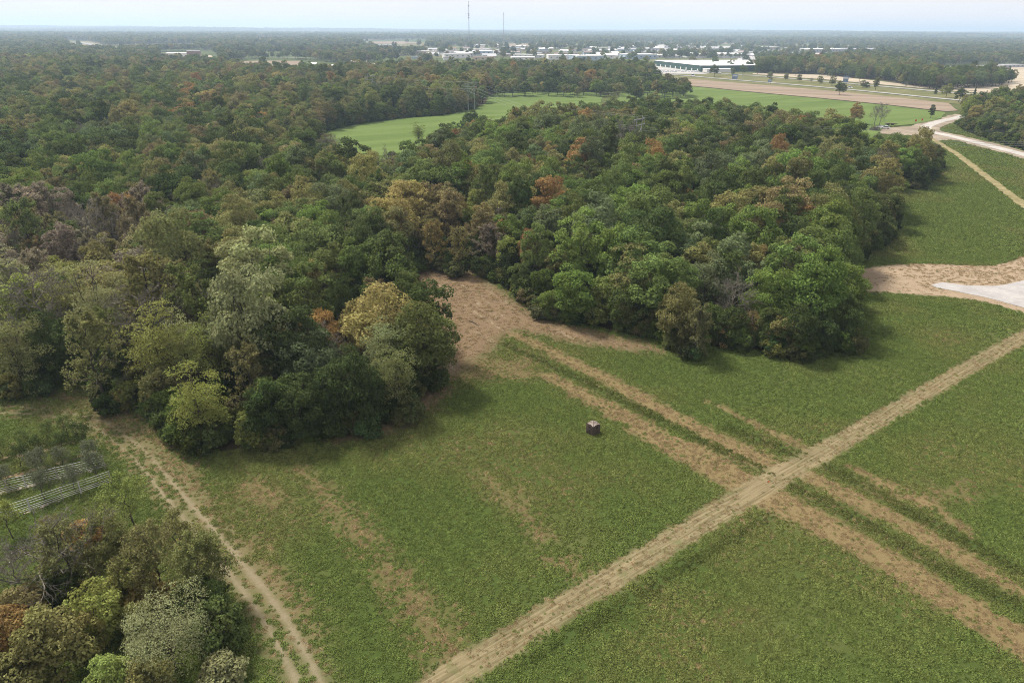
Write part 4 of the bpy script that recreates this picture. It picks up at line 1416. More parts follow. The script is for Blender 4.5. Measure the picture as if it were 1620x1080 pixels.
pick = np.where(isdry, 3 + NR.integers(0, 2, nG), NR.integers(0, 3, nG))
ta = math.atan2(*(STRIPS[1][0][5] - STRIPS[1][0][1])[::-1])
mow = 0.5 + 0.5 * np.sin((-X * math.sin(ta) + Y * math.cos(ta)) * 2 * math.pi / 2.6 + 2.5 * big)
col = col * (0.93 + 0.14 * mow)[:, None]
gs = G[:, 2] * (0.92 + 0.16 * mow) * NR.uniform(0.65, 1.15, nG) * (0.75 + 0.5 * mid) * (1 - 0.25 * in_track)
gs = gs * np.where(~isdry & (dry > 0.5), 0.7, 1.0)
gs3 = np.stack([gs, gs, gs * (1 + 0.2 * in_dark)], -1)
GCOL = hidden_collection('grasstuft', TUFTS)
gzz = (fbm(X / 9, Y / 9, 5, 3) - 0.5) * 0.35 * (1 - smooth(190, 240, np.hypot(X, Y)))
scatter('field_grass', GCOL, np.stack([X, Y, gzz], -1), NR.uniform(0, 6.28, nG), gs3, pick, col, 'short green and dried grass covering the mown fields', 'grass')
print('trees', len(trees), 'single', len(single), 'far', len(F1), len(F2), 'tufts', nG)

# ------------------------------------------------------------------ hunting blind in the field
def camo(name, a, b, c):
    k = NT(name)
    p = k.n('ShaderNodeTexCoord').outputs['Object']
    n1 = k.noise(p, 4.0, 5, 0.65)
    n2 = k.noise(p, 9.0, 4, 0.6)
    col = k.mix(k.sstep(0.46, 0.54, n1), a, b)
    col = k.mix(k.sstep(0.56, 0.62, n2), col, c)
    return k.diffuse(col, 0.85, n1, 0.02, 0.3)


M_CAMO = camo('camo_fabric', (0.085, 0.062, 0.05), (0.05, 0.036, 0.029), (0.022, 0.018, 0.015))
M_CAMO_TOP = camo('camo_roof', (0.25, 0.21, 0.185), (0.19, 0.155, 0.135), (0.13, 0.10, 0.085))
M_BLACK = plain('black_mesh', (0.012, 0.012, 0.012), 0.9)
bp = at(938, 684)
bl = tag(empty('hunting_blind', (bp.x, bp.y, 0), math.radians(38)), 'small brown camouflage hunting blind standing alone on the grass', 'hunting blind')
hw, hh = 0.68, 1.45
cor = [(-hw, -hw), (hw, -hw), (hw, hw), (-hw, hw)]
for i in range(4):
    a, b = cor[i], cor[(i + 1) % 4]
    mx, my = (a[0] + b[0]) / 2 * 1.22, (a[1] + b[1]) / 2 * 1.22
    mb = MB()
    A0, B0, A1, B1, Mh = (a[0] * 1.04, a[1] * 1.04, 0), (b[0] * 1.04, b[1] * 1.04, 0), (a[0], a[1], hh), (b[0], b[1], hh), (mx, my, hh * 0.52)
    for tri in ((A0, B0, Mh), (B0, B1, Mh), (B1, A1, Mh), (A1, A0, Mh)):
        mb.poly(tri)
    w = mb.build('wall_panel', M_CAMO, bl)
    if i in (0, 3):
        def lerp(t, u):   # point on the upper triangle of the panel
            base = Vector(A1).lerp(Vector(B1), t)
            return base.lerp(Vector(Mh), u) + Vector((mx, my, 0.15)).normalized() * 0.012
        MB().poly([lerp(0.22, 0.25), lerp(0.22, 0.62), lerp(0.78, 0.62), lerp(0.78, 0.25)]).build('window', M_BLACK, w)
rb = MB()
pk_ = (0, 0, hh + 0.36)
rid = [(c[0], c[1], hh + 0.004) for c in cor]
for i in range(4):
    a, b = rid[i], rid[(i + 1) % 4]
    m_ = ((a[0] + b[0]) / 2 * 0.93, (a[1] + b[1]) / 2 * 0.93, hh + 0.10)
    rb.poly([a, m_, pk_]); rb.poly([m_, b, pk_])
rf = rb.build('roof', M_CAMO_TOP, bl)
for c in cor:
    MB().tube([(c[0] * 1.0, c[1] * 1.0, hh + 0.02), (0, 0, hh + 0.375)], 0.018, 5).build('pole', M_BLACK, bl)
for i in range(4):
    a, b = cor[i], cor[(i + 1) % 4]
    mx, my = (a[0] + b[0]) / 2 * 1.23, (a[1] + b[1]) / 2 * 1.23
    MB().tube([(mx * 0.985, my * 0.985, hh * 0.52), (mx * 1.02, my * 1.02, hh * 0.52)], 0.06, 8).build('hub', M_BLACK, bl)

# marker, stakes and logs
mp = at(1213, 768)
mk = tag(empty('marker_flag', (mp.x, mp.y, 0)), 'tiny orange marker flag where the two tracks cross', 'marker flag')
MB().tube([(0, 0, 0), (0, 0, 0.75)], 0.012, 5).build('stake', plain('stake_wire', (0.3, 0.28, 0.26)), mk)
MB().poly([(0.01, 0, 0.74), (0.34, 0.05, 0.66), (0.30, 0.07, 0.50), (0.01, 0, 0.48)]).build('flag', plain('flag_orange', (0.75, 0.16, 0.05)), mk)
M_LOG = plain('weathered_wood', (0.10, 0.075, 0.055), 0.95, 0.3, 4)
for (x0, y0, x1, y1, lb) in ((698, 487, 712, 493, 'dark fallen branch lying on the bare soil nearer the woodland point'), (742, 508, 757, 516, 'dark fallen branch in the middle of the bare clearing')):
    a, b = at(x0, y0), at(x1, y1)
    mb = MB()
    mb.tube([a + Vector((0, 0, 0.12)), a.lerp(b, 0.5) + Vector((0.1, 0.1, 0.2)), b + Vector((0, 0, 0.12))], [0.13, 0.11, 0.05], 7)
    m_ = a.lerp(b, 0.6) + Vector((0.06, 0.06, 0.18))
    mb.tube([m_, m_ + Vector((0.5, -0.4, 0.35))], [0.05, 0.015], 5)
    m_ = a.lerp(b, 0.35) + Vector((0.06, 0.06, 0.18))
    mb.tube([m_, m_ + Vector((-0.2, 0.7, 0.4))], [0.05, 0.012], 5)
    tag(mb.build('fallen_branch', M_LOG), lb, 'branch', 'branches on the bare soil')

# ------------------------------------------------------------------ orchard rows with white rail trellises
M_RAIL = plain('white_rail', (0.42, 0.41, 0.40), 0.5, 0.08)
M_POSTW = plain('trellis_post', (0.30, 0.27, 0.25), 0.7, 0.15)
for k_, (p0, p1, lb) in enumerate(((at(167, 741), at(-70, 800), 'long white-railed trellis row, the one farther from the corner trees'),
                                   (at(177, 765), at(-70, 850), 'long white-railed trellis row, the one nearest the corner trees'))):
    d = p1 - p0
    L = d.length
    e = tag(empty('trellis_fence', (p0.x, p0.y, 0), math.atan2(d.y, d.x)), lb, 'trellis', 'white trellises of the orchard')
    n = 3
    for i in range(n + 1):
        x = L * i / n
        po = MB().tube([(x, 0, -0.2), (x, 0, 1.95)], 0.055, 7).build('post', M_POSTW, e)
    for i in range(1, n):
        MB().box((L * (i - 0.36) / n, 0.035, 1.0), (0.16, 0.03, 1.75)).build('upright_board', M_RAIL, e)
    for z in (0.35, 0.58, 0.81, 1.20, 1.50, 1.82):
        for i in range(n):
            a, b = L * i / n, L * (i + 1) / n
            MB().tube([(a + 0.03, -0.075, z), ((a + b) / 2, -0.075, z - 0.03), (b - 0.03, -0.075, z)], 0.026, 5).build('rail', M_RAIL, e)
    MB().box((L * 0.5, -0.25, 0.015), (L, 0.5, 0.02)).build('weed_strip', plain('weed_cloth', (0.30, 0.25, 0.22), 0.9, 0.3, 0.6), e)
M_TUBE = plain('bark_young', (0.06, 0.05, 0.04))
TINT['olivegrey'] = (0.14, 0.155, 0.095)
ROWS = [([(3, 723), (40, 714), (73, 704), (107, 694)], 'mid', 'back row of the orchard', 1.05), ([(30, 742), (65, 735), (97, 723), (132, 713)], 'dark', 'second orchard row, beyond the white rails', 1.2),
        ([(15, 772), (62, 757), (104, 746), (144, 735)], 'olivegrey', 'row along the far white trellis', 1.15), ([(68, 792), (118, 780), (157, 760)], 'olivegrey', 'row along the near white trellis', 1.15)]
for pts, tn, nm, s in ROWS:
    for i, (x, y) in enumerate(pts):
        p = at(x, y)
        e = empty('orchard_sapling', (p.x, p.y + 0.25, 0), R.uniform(0, 6), s * R.uniform(0.85, 1.1))
        pos_w = ['leftmost', 'second', 'third', 'rightmost'] if len(pts) == 4 else ['leftmost', 'middle', 'rightmost']
        tag(e, f'small {"grey-green" if tn == "olivegrey" else "green"} sapling, {pos_w[i]} in the {nm}', 'tree', 'saplings of the orchard')
        pr = PROTO['orchard'][i % 2]
        link('trunk', pr['wood'], e)
        c = link('crown', pr['crown'], e)
        c['tint'] = [v * (1.0 if tn == 'olivegrey' else 1.4) for v in TINT[tn]]

# ------------------------------------------------------------------ power line
M_STEEL = plain('galvanised_steel', (0.26, 0.26, 0.255), 0.55, 0.1, metal=0.0)
M_WIRE = plain('wire', (0.30, 0.30, 0.30), 0.5)
M_INS = plain('insulator', (0.10, 0.07, 0.06), 0.4)


def h_frame(p, ang, label, h=18.5, w=4.8, arm=9.4):
    e = tag(empty('power_pylon', (p.x, p.y, 0), ang), label, 'pylon', 'pylons of the power line')
    for s in (-1, 1):
        MB().tube([(s * w / 2, 0, -0.5), (s * w / 2, 0, h + 1.2)], [0.24, 0.16], 8).build('pole', M_STEEL, e)
    MB().box((0, 0.25, h), (arm, 0.26, 0.42)).build('crossarm', M_STEEL, e)
    MB().box((0, -0.25, h - 2.2), (arm * 0.96, 0.2, 0.28)).build('crossarm', M_STEEL, e)
    for s in (-1, 1):
        MB().tube([(s * arm / 2 * 0.95, 0.05, h), (s * arm / 2 * 0.95, 0.05, h - 2.2)], 0.10, 6).build('strut', M_STEEL, e)
        MB().tube([(s * w / 2, 0.0, h - 3.0), (-s * w / 2, 0.0, h - 8.5)], 0.09, 6).build('brace', M_STEEL, e)
    for x in (-arm / 2 + 0.2, 0, arm / 2 - 0.2):
        ins = MB()
        ins.tube([(x, 0, h - 2.2), (x, 0, h - 3.6)], [0.06, 0.06], 6)
        for q in range(5):
            ins.tube([(x, 0, h - 2.4 - q * 0.24), (x, 0, h - 2.48 - q * 0.24)], 0.14, 8)
        ins.build('insulator', M_INS, e)
    return e


T3, T1, T2, T4 = at(585, 121, 18.5), at(745, 132, 18.5), at(1012, 189, 18.5), at(1960, 205, 18.5)
PYL = [T3, T1, T2, T4]
LAB = ['grey H-frame power pylon, the most distant of the three', 'grey H-frame power pylon at the edge of the far green field', 'grey H-frame power pylon rising out of the woodland canopy',
       'grey H-frame power pylon beyond the right field']
angs = []
for i, p in enumerate(PYL):
    a = PYL[max(i - 1, 0)]; b = PYL[min(i + 1, 3)]
    d = b - a
    angs.append(math.atan2(d.y, d.x) + math.pi / 2)
    h_frame(p, angs[-1], LAB[i])
for i in range(3):
    for k_, (off, zz, nm) in enumerate(((-5.3, 14.9, 'left'), (0, 14.9, 'middle'), (5.3, 14.9, 'right'), (-2.7, 19.7, 'upper left'), (2.7, 19.7, 'upper right'))):
        ends = []
        for j in (i, i + 1):
            ends.append(Vector((PYL[j].x + math.cos(angs[j]) * off, PYL[j].y + math.sin(angs[j]) * off, zz)))
        sag = (ends[1] - ends[0]).length * 0.016
        pts = []
        for q in range(25):
            t = q / 24
            v = ends[0].lerp(ends[1], t)
            v.z -= 4 * sag * t * (1 - t)
            pts.append(v)
        span = ('between the two distant pylons', 'from the field-edge pylon to the woodland pylon', 'from the woodland pylon across the right field')[i]
        tag(MB().tube(pts, 0.035 if zz < 18 else 0.022, 5).build('power_line', M_WIRE), f'{nm} power wire hanging {span}', 'power line', 'wires of the power line')

# ------------------------------------------------------------------ radio masts
M_MAST = plain('mast_steel', (0.20, 0.17, 0.17), 0.6)
M_DISH = plain('antenna', (0.33, 0.33, 0.34), 0.5)


def mast(px, base_y, top_y, label, w, dishes, guys):
    b = at(px, base_y)
    d = math.hypot(b.x, b.y)
    rr = ray(px, top_y)
    h = H + rr.z / math.hypot(rr.x, rr.y) * d
    e = tag(empty('radio_mast', (b.x, b.y, 0)), label, 'radio mast', 'radio masts over the town')
    leg = [(w * math.cos(a), w * math.sin(a)) for a in (0.3, 0.3 + 2.094, 0.3 + 4.189)]
    for x, y in leg:
        MB().tube([(x, y, 0), (x, y, h)], 0.17, 5).build('leg', M_MAST, e)
    br = MB()
    n = int(h / 2.4)
    for i in range(n):
        z0, z1 = h * i / n, h * (i + 1) / n
        for j in range(3):
            a, c = leg[j], leg[(j + 1) % 3]
            br.tube([(a[0], a[1], z0), (c[0], c[1], z1)], 0.07, 4)
    br.build('lattice', M_MAST, e)
    for f_, s in dishes:
        z = h * f_
        MB().tube([(-s * 0.1, -w - 0.2, z), (-s * 0.1, -w - 0.9, z)], [s * 0.5, s], 10).build('dish', M_DISH, e)
        MB().box((w + 0.3, 0, z), (0.7, 0.8, 2.4)).build('antenna', M_DISH, e)
    for f_ in guys:
        for j in range(3):
            x, y = leg[j]
            MB().tube([(x, y, h * f_), (x / w * h * 0.42, y / w * h * 0.42, 0)], 0.05, 4).build('guy_wire', M_WIRE, e)


mast(742.5, 79, 2, 'tall guyed lattice radio mast carrying dishes, the left and taller one', 0.95, ((0.90, 1.6), (0.74, 1.8), (0.71, 1.5), (0.66, 1.8)), (0.5, 0.95))
mast(796.5, 72, 20, 'shorter plain lattice radio mast on the right', 1.1, (), (0.95,))

# ------------------------------------------------------------------ buildings
def wallmat(name, col): return plain(name, col, 0.7, 0.08, 0.2)


M_WH = wallmat('white_wall', (0.62, 0.61, 0.60)); M_GREY = wallmat('grey_wall', (0.36, 0.36, 0.37)); M_TAN = wallmat('tan_wall', (0.42, 0.34, 0.27)); M_BRN = wallmat('brown_wall', (0.17, 0.11, 0.09))
M_GRN = wallmat('green_wall', (0.022, 0.060, 0.050)); M_BLU = wallmat('blue_wall', (0.30, 0.37, 0.45))
M_RW = wallmat('white_roof', (0.80, 0.79, 0.78)); M_RG = wallmat('grey_roof', (0.42, 0.42, 0.44)); M_RB = wallmat('blue_roof', (0.28, 0.38, 0.52)); M_RBR = wallmat('brown_roof', (0.24, 0.19, 0.17))
M_GLASS = plain('window_glass', (0.03, 0.04, 0.05), 0.15, 0.05)
M_RED = wallmat('red_wall', (0.50, 0.10, 0.08))


def building(name, c, size, ang, wall, roof, label, cat='building', gable=0.0, group=None, windows=True, doors=0, vents=0):
    """c: centre on the ground; size: length, depth, eaves height"""
    L, D, h = size
    z0 = hz(c[0], c[1])
    e = tag(empty(name, (c[0], c[1], z0), ang), label, cat, group)
    if gable > 0:
        mb = MB()
        for s in (-1, 1):
            mb.poly([(s * L / 2, -s * D / 2, 0), (s * L / 2, s * D / 2, 0), (s * L / 2, s * D / 2, h), (s * L / 2, 0, h + gable), (s * L / 2, -s * D / 2, h)])
            mb.poly([(-s * L / 2, s * -D / 2, 0), (s * L / 2, s * -D / 2, 0), (s * L / 2, s * -D / 2, h), (-s * L / 2, s * -D / 2, h)])
        mb.build('wall', wall, e)
        o = 0.5
        rb = MB()
        sl = gable / (D / 2)
        for s in (-1, 1):
            a = [(-L / 2 - o, s * (D / 2 + o), h - sl * o + 0.06), (L / 2 + o, s * (D / 2 + o), h - sl * o + 0.06), (L / 2 + o, 0, h + gable + 0.06), (-L / 2 - o, 0, h + gable + 0.06)]
            b = [(x, y, z + 0.25) for x, y, z in a]
            if s > 0: a, b = a[::-1], b[::-1]
            rb.poly(b); rb.poly(a[::-1])
            for q in range(4):
                rb.poly([a[q], a[(q + 1) % 4], b[(q + 1) % 4], b[q]])
        r_ = rb.build('roof', roof, e)
    else:
        MB().box((0, 0, h / 2), (L, D, h)).build('wall', wall, e)
        r_ = MB().box((0, 0, h + 0.25), (L + 0.6, D + 0.6, 0.5)).build('roof', roof, e)
        for v in range(vents):
            MB().box((R.uniform(-0.4, 0.4) * L, R.uniform(-0.38, 0.38) * D, h + 1.1), (3.2, 2.6, 1.2)).build('roof_vent', M_GREY, r_)
    if windows:
        n = max(1, int(L / 9))
        for i in range(n):
            x = -L / 2 + L * (i + 0.5) / n
            MB().box((x, -D / 2 - 0.03, h * 0.55), (min(3.0, L / n * 0.5), 0.1, min(1.6, h * 0.3))).build('window', M_GLASS, e)
    for i in range(doors):
        x = -L / 2 + L * (i + 0.5) / doors
        MB().box((x, -D / 2 - 0.04, 1.9), (min(3.2, L / doors * 0.5), 0.12, 3.2)).build('loading_door', M_WH, e)
    return e


# the long green-walled warehouse: near corner and the two far ends of its front walls
A, B_, C_ = at(1108, 114), at(1034, 104.5), at(1190, 106)
u = B_ - A
v = C_ - A
ul, vl = u.length, v.length
ang = math.atan2(u.y, u.x)
# a rectangle with its near corner at A
un = u.normalized(); vn = Vector((un.y, -un.x, 0))
if vn.dot(v) < 0: vn = -vn
vl = min(vl, 230)
ctr = A + un * ul / 2 + vn * vl / 2
building('warehouse', ctr, (ul, vl, 8.0), math.atan2(-un.y, -un.x), M_GRN, M_RW, 'huge warehouse with dark green walls and flat white roof', 'warehouse', windows=False, doors=9, vents=9)
a2 = A + vn * 22 - un * 9
building('loading_annex', a2, (40, 14, 4.2), math.atan2(vn.y, vn.x), M_WH, M_RW, 'low white annex in front of the green-walled warehouse', 'building', windows=False)

BLD = [  # photo x left, x right, base y, height, depth, wall, roof, gable, turn, label
    (1085, 1168, 92, 8, 60, M_WH, M_RW, 0, 0.05, 'long white-roofed building behind the green-walled warehouse', 5),
    (1196, 1216, 105.5, 7, 22, M_BLU, M_RB, 4.5, 0.2, 'blue gable-roofed hall right of the green-walled warehouse', 0),
    (1220, 1268, 105, 7, 45, M_WH, M_RW, 0, -0.1, 'flat white-roofed store right of the blue gabled hall', 4),
    (984, 1034, 93.5, 8, 40, M_BLU, M_RW, 0, 0.0, 'pale blue-walled shed left of the green-walled warehouse', 0),
    (905, 948, 97, 9, 50, M_BLU, M_RW, 0, 0.1, 'large pale shed with white roof behind the tree belt', 3),
    (866, 902, 95, 8, 40, M_WH, M_RW, 0, -0.1, 'white-roofed shed just left of the large pale shed', 3),
    (1272, 1330, 84, 9, 60, M_GREY, M_RW, 0, 0.05, 'grey long factory with white roof, right part of town', 4),
    (1335, 1392, 84, 10, 60, M_BLU, M_RG, 0, 0.0, 'pale blue factory at the right end of town', 2),
    (1382, 1416, 73, 9, 60, M_WH, M_RW, 0, 0.1, 'white factory alone in the far woods right of town', 0),
    (1448, 1470, 76, 12, 50, M_WH, M_RW, 0, 0.0, 'tall white building among woods at the far right', 0),
    (1192, 1225, 80, 10, 50, M_TAN, M_RW, 0, 0.0, 'tan-walled building with flat pale roof in mid town', 2),
    (1045, 1085, 77, 9, 50, M_WH, M_RW, 0, 0.0, 'white building at the back of the town centre', 2),
    (1110, 1150, 83, 9, 40, M_GREY, M_RG, 0, 0.1, 'grey building behind the long white-roofed one', 2),
    (595, 622, 78, 11, 40, M_GREY, M_RG, 0, 0.0, 'grey block at the left end of town', 2),
    (617, 636, 84, 5, 30, M_WH, M_RW, 0, 0.0, 'low white building in front of the grey block', 0),
    (622, 660, 78, 7, 30, M_TAN, M_RBR, 0, 0.0, 'tan building right of the grey block', 0),
    (265, 300, 93, 9, 20, M_WH, M_RW, 0, 0.1, 'long low white building above the left woodland', 0),
    (298, 318, 93, 13, 18, M_BRN, M_RG, 0, 0.1, 'dark tall block beside the long low white building', 0),
    (216, 232, 93, 6, 18, M_WH, M_RW, 0, 0.0, 'small white shed over the left woodland canopy', 0),
    (20, 36, 95.5, 6, 16, M_WH, M_RW, 0, 0.0, 'white shed at the far left edge', 0),
    (88, 106, 88, 8, 26, M_WH, M_RW, 0, 0.0, 'white long shed at the upper left', 0),
    (1530, 1570, 109, 4, 16, M_GREY, M_RG, 0, 0.2, 'grey low shed, left of the pair at the right edge', 0),
    (1575, 1616, 107, 4, 18, M_GREY, M_RG, 0, 0.2, 'grey low shed, right of the pair at the right edge', 0),
    (500, 513, 110.5, 3.5, 9, M_WH, M_RW, 1.5, 0.3, 'small white house beside the barns', 0),
    (520, 532, 109, 3.5, 9, M_WH, M_RW, 1.5, -0.2, 'small white house right of the barns', 0),
    (556, 580, 103, 4, 12, M_GREY, M_RBR, 2.5, 0.0, 'low brown-roofed house in the far pasture', 0),
    (706, 722, 80, 5, 25, M_WH, M_RED, 0, 0.0, 'red-roofed store left of the tall mast', 0),
    (822, 832, 49, 40, 160, M_WH, M_RW, 0, 0.0, 'white plant far off on the horizon', 0),
    (275, 286, 70.5, 8, 40, M_WH, M_RW, 0, 0.0, 'white farm building deep in the far left woods', 0),
]
for xl, xr, by, h, dep, wm_, rm_, gb, turn, lb, nv in BLD:
    a, b = at(xl, by), at(xr, by)
    L = (b - a).length
    c = (a + b) / 2
    dirv = Vector((c.x, c.y, 0)).normalized()
    c = c + dirv * dep / 2
    building('house' if L < 16 else 'shed' if 'shed' in lb else 'commercial_building', c, (L, dep, h), math.atan2((b - a).y, (b - a).x) + turn, wm_, rm_, lb, 'house' if 'house' in lb and 'warehouse' not in lb else 'building', gb, None, vents=nv)

# the barn pair
for (xl, xr, by, h, dep, gb, lb) in ((484, 499, 112.2, 5.5, 16, 4.2, 'larger brown barn with white metal roof beyond the woodland'), (478, 489, 115.5, 3.6, 11, 3.0, 'smaller barn with white roof in front of the larger barn')):
    a, b = at(xl, by), at(xr, by)
    c = (a + b) / 2 + Vector((0, dep / 2, 0))
    building('barn', c, ((b - a).length, dep, h), 0.25, M_BRN, M_RW, lb, 'barn', gb, 'barns beyond the woodland', windows=False, doors=1)

# the rest of the town: small buildings between trees
TB = []
placed = []
tries = 0
while len(TB) < 120 and tries < 9000:
    tries += 1
    x = R.uniform(645, 1330)
    y = R.triangular(71.5, 98, 84)
    p = at(x, y)
    if sd_poly(np.array([p.x]), np.array([p.y]), TOWN)[0] > -10: continue
    if any(abs(p.x - q[0]) < 46 and abs(p.y - q[1]) < 60 for q in placed): continue
    if any(xl - 8 < x < xr + 8 and by - 6 < y < by + 3 for xl, xr, by, *_ in BLD): continue
    if 1000 < x < 1200 and y > 92: continue
    if R.random() > 0.5 and y < 76: continue
    placed.append((p.x, p.y))
    TB.append((x, y, p))
NAMES = {}
for x, y, p in TB:
    big = R.random() < 0.5
    L = R.uniform(30, 70) if big else R.uniform(16, 30)
    D = R.uniform(16, 34) if big else R.uniform(9, 14)
    gb = 0 if big or R.random() < 0.35 else R.uniform(2, 3.5)
    wc = R.choice([(M_WH, 'white'), (M_WH, 'white'), (M_GREY, 'grey'), (M_TAN, 'tan'), (M_BLU, 'pale blue')])
    rc = R.choice([(M_RW, 'white'), (M_RW, 'white'), (M_RG, 'grey'), (M_RBR, 'brown')])
    where = ('by the tall radio mast' if x < 770 else 'by the shorter radio mast' if x < 850 else 'left of town centre' if x < 900 else 'behind the large pale shed' if x < 960 else 'behind the pale blue-walled shed' if x < 1050
             else 'behind the green-walled warehouse' if x < 1180 else 'right of the blue gabled hall' if x < 1260 else 'near the grey long factory')
    depth = 'back row' if y < 77 else 'third row' if y < 80 else 'second row' if y < 85 else 'front row'
    key = f'{"large" if big else "small"} {wc[1]} building, {rc[1]} {"gable" if gb else "flat"} roof, {where}, {depth}'
    NAMES.setdefault(key, []).append((x, p, L, D, R.uniform(4.5, 8) if big else R.uniform(3, 5), R.uniform(-0.4, 0.4), wc[0], rc[0], gb, big))
for key, lst in NAMES.items():
    lst.sort(key=lambda q: q[0])
    for n_, (x, p, L, D, hh_, an, wm_, rm_, gb, big) in enumerate(lst):
        lb = key if len(lst) == 1 else f'{ORD[n_]} {key}'
        building('town_building', (p.x, p.y), (L, D, hh_), an, wm_, rm_, lb, 'building', gb, 'buildings of the town', windows=big)

# ------------------------------------------------------------------ vehicles
M_TYRE = plain('tyre', (0.015, 0.015, 0.015), 0.9)
M_CARW = plain('white_paint', (0.75, 0.75, 0.76), 0.25, 0.03, spec=0.5)
M_CARS = plain('silver_paint', (0.40, 0.41, 0.43), 0.3, 0.03, spec=0.5)
M_CARD = plain('dark_paint', (0.04, 0.045, 0.055), 0.3, 0.03, spec=0.5)


def car(p, ang, paint, label, name='car', cat='car', group=None, z=0.0, length=4.7, height=1.5):
    e = tag(empty(name, (p.x, p.y, z), ang), label, cat, group)
    l = length / 2
    w = 0.9
    prof = [(-l, 0.35), (-l, 0.85), (-l * 0.92, 0.98), (-l * 0.62, 1.02), (l * 0.45, 0.98), (l * 0.93, 0.82), (l, 0.6), (l, 0.35)]
    mb = MB()
    for s in (-1, 1):
        mb.poly([(x, s * w, zz) for x, zz in (prof if s > 0 else prof[::-1])])
    for i in range(len(prof)):
        a, b = prof[i], prof[(i + 1) % len(prof)]
        mb.poly([(a[0], -w, a[1]), (b[0], -w, b[1]), (b[0], w, b[1]), (a[0], w, a[1])])
    mb.build('body', paint, e)
    cab = [(-l * 0.70, 1.0), (-l * 0.5, height), (l * 0.08, height), (l * 0.42, 0.98)]
    gl = MB()
    for s in (-1, 1):
        gl.poly([(x, s * w * (0.96 if zz < 1.1 else 0.8), zz) for x, zz in (cab if s > 0 else cab[::-1])])
    for i in (0, 2):
        a, b = cab[i], cab[i + 1]
        wa, wb = w * (0.96 if a[1] < 1.1 else 0.8), w * (0.96 if b[1] < 1.1 else 0.8)
        gl.poly([(a[0], -wa, a[1]), (b[0], -wb, b[1]), (b[0], wb, b[1]), (a[0], wa, a[1])])
    gl.build('window', M_GLASS, e)
    MB().box(((cab[1][0] + cab[2][0]) / 2, 0, height + 0.025), (cab[2][0] - cab[1][0] + 0.1, w * 1.64, 0.06)).build('roof', paint, e)
    for x in (-l * 0.62, l * 0.62):
        for s in (-1, 1):
            MB().tube([(x, s * w * 0.8, 0.34), (x, s * w * 1.03, 0.34)], 0.34, 12).build('wheel', M_TYRE, e)
    return e


car(at(1393, 203), 2.8, M_CARW, 'white car parked under the bare trees, the left of two', z=0.08)
car(at(1400, 204), 2.7, M_CARW, 'white car parked under the bare trees, the right of two', z=0.08, length=5.0, height=1.75)
hd = HW1[5] - HW1[4]
hang = math.atan2(hd[1], hd[0])
car(at(1096, 121.4), hang, M_CARW, 'white van on the highway near the big warehouse', 'van', 'van', z=0.6, length=6.2, height=2.4)
car(at(1138, 117.2), hang, M_CARW, 'white car on the farther highway lane', z=0.6, length=5.2, height=1.8)
car(at(1344, 140.5), hang, M_CARW, 'white pickup beside the round dark tree by the highway', 'pickup', 'truck', z=0.6, length=5.8, height=1.9)


def billboard(p, ang, label, w=6, h=4, z=3):
    e = tag(empty('billboard', (p.x, p.y, 0), ang), label, 'billboard', 'billboards along the highway')
    for s in (-1, 1):
        MB().tube([(s * w * 0.3, 0, 0), (s * w * 0.3, 0, z + h)], 0.16, 6).build('post', M_MAST, e)
    b = MB().box((0, -0.25, z + h / 2), (w, 0.3, h)).build('panel', plain('billboard_face', (0.16, 0.22, 0.34), 0.6, 0.3, 0.8), e)
    MB().box((0, -0.42, z + h * 0.68), (w * 0.8, 0.04, h * 0.2)).build('stripe', M_WH, b)


billboard(at(1162, 127.5), -0.3, 'blue billboard beside the highway in front of the warehouse', 6, 5, 1.5)
billboard(at(1336, 137), -0.3, 'blue billboard above the round dark tree by the highway', 5, 6, 4)
billboard(at(1217, 133), -0.3, 'small grey-blue board beside the near highway lane', 4, 2.5, 2)
for x, y, lb in ((1448, 195.5, 'left one of two small red markers beside the gravel road bend'), (1458, 194, 'right one of two small red markers beside the gravel road bend')):
    p = at(x, y)
    e = tag(empty('road_marker', (p.x, p.y, 0.05)), lb, 'marker', 'red markers by the gravel road')
    MB().tube([(0, 0, 0), (0, 0, 2.2)], 0.06, 6).build('post', M_MAST, e)
    MB().box((0, -0.1, 1.7), (1.0, 0.08, 1.2)).build('panel', plain('red_panel', (0.45, 0.07, 0.05)), e)
p = at(1408, 198.5)
e = tag(empty('flat_trailer', (p.x, p.y, 0.25), -0.1), 'dark low trailer at the corner of the far green field', 'trailer')
MB().box((0, 0, 0.9), (6.5, 2.2, 0.35)).build('deck', M_LOG, e)
for x in (-1.2, 1.2):
    for s in (-1, 1):
        MB().tube([(x, s * 0.95, 0.42), (x, s * 1.18, 0.42)], 0.42, 12).build('wheel', M_TYRE, e)
MB().tube([(3.2, 0, 0.85), (4.8, 0, 0.6)], 0.07, 6).build('drawbar', M_LOG, e)
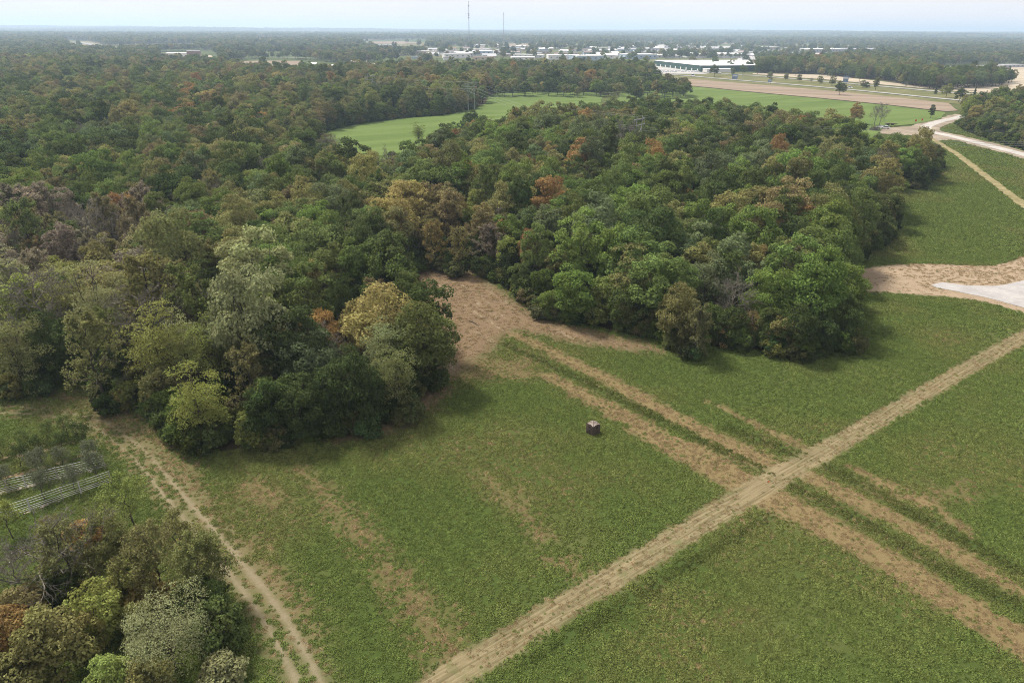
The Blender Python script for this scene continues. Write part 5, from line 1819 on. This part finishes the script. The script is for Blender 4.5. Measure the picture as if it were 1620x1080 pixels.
# brush pile
p = at(1384, 207)
mb = MB()
for i in range(150):
    a = R.uniform(0, 6.28); r_ = R.uniform(0, 3.2)
    s = Vector((p.x + r_ * math.cos(a), p.y + r_ * math.sin(a), R.uniform(0.2, 0.5)))
    d = Vector((R.uniform(-1, 1), R.uniform(-1, 1), R.uniform(0.3, 1.6))).normalized() * R.uniform(1.5, 3.8)
    mb.tube([s, s + d], [0.07, 0.02], 4)
tag(mb.build('brush_pile', plain('brush', (0.07, 0.055, 0.055))), 'dark heap of cut brush beside the parked white cars', 'brush pile')

# cars in the town's lots, too small to tell apart
mb = MB()
for (x0, x1, y0, y1) in ((1000, 1090, 80, 86), (1010, 1180, 74, 79), (700, 800, 82, 86), (1040, 1105, 113, 115), (870, 940, 98, 100), (1170, 1260, 90, 96), (950, 985, 86, 94)):
    for i in range(60):
        p = at(R.uniform(x0, x1), R.uniform(y0, y1))
        a = R.choice([0.1, 1.67])
        if sd_poly(np.array([p.x]), np.array([p.y]), WOOD)[0] < 2: continue
        mb.box((p.x, p.y, 0.85), (4.6, 1.9, 0.8), a)
        mb.box((p.x, p.y, 1.45), (2.4, 1.6, 0.5), a)
tag(mb.build('parked_vehicles', plain('lot_paint', (0.62, 0.62, 0.63), 0.3)), 'pale vehicles parked in rows on the town lots', 'vehicles', kind='stuff')
LOT = field_mat('lot', (0.30, 0.29, 0.28), (0.40, 0.39, 0.37), 0.02)
sheet('parking_lot', [(995, 88), (1000, 79), (1095, 79), (1100, 87)], LOT, 0.45, 0, 40)
sheet('parking_lot', [(1005, 79), (1010, 73.5), (1190, 73), (1190, 79)], LOT, 0.4, 0, 40)
sheet('parking_lot', [(690, 87), (700, 81), (805, 80), (810, 87)], LOT, 0.4, 0, 40)
sheet('parking_lot', [(1032, 117), (1036, 104.5), (1108, 114.5), (1120, 118), (1075, 117.5)], LOT, 0.4, 0, 20)
sheet('parking_lot', [(1165, 97), (1170, 89), (1268, 89), (1280, 97)], LOT, 0.4, 0, 40)

# ------------------------------------------------------------------ haze
hk = NT('haze')
hv = hk.n('ShaderNodeVolumePrincipled')
hv.inputs['Color'].default_value = (*HAZE_COLOR, 1)
hv.inputs['Density'].default_value = HAZE_DENSITY
hv.inputs['Anisotropy'].default_value = 0.25
hk.t.links.new(hv.outputs[0], hk.out.inputs['Volume'])
hb = MB().box((0, 11000, 52), (56000, 32000, 230))
tag(hb.build('haze', hk.m), 'thin bluish haze lying over the whole landscape', 'haze', kind='stuff')
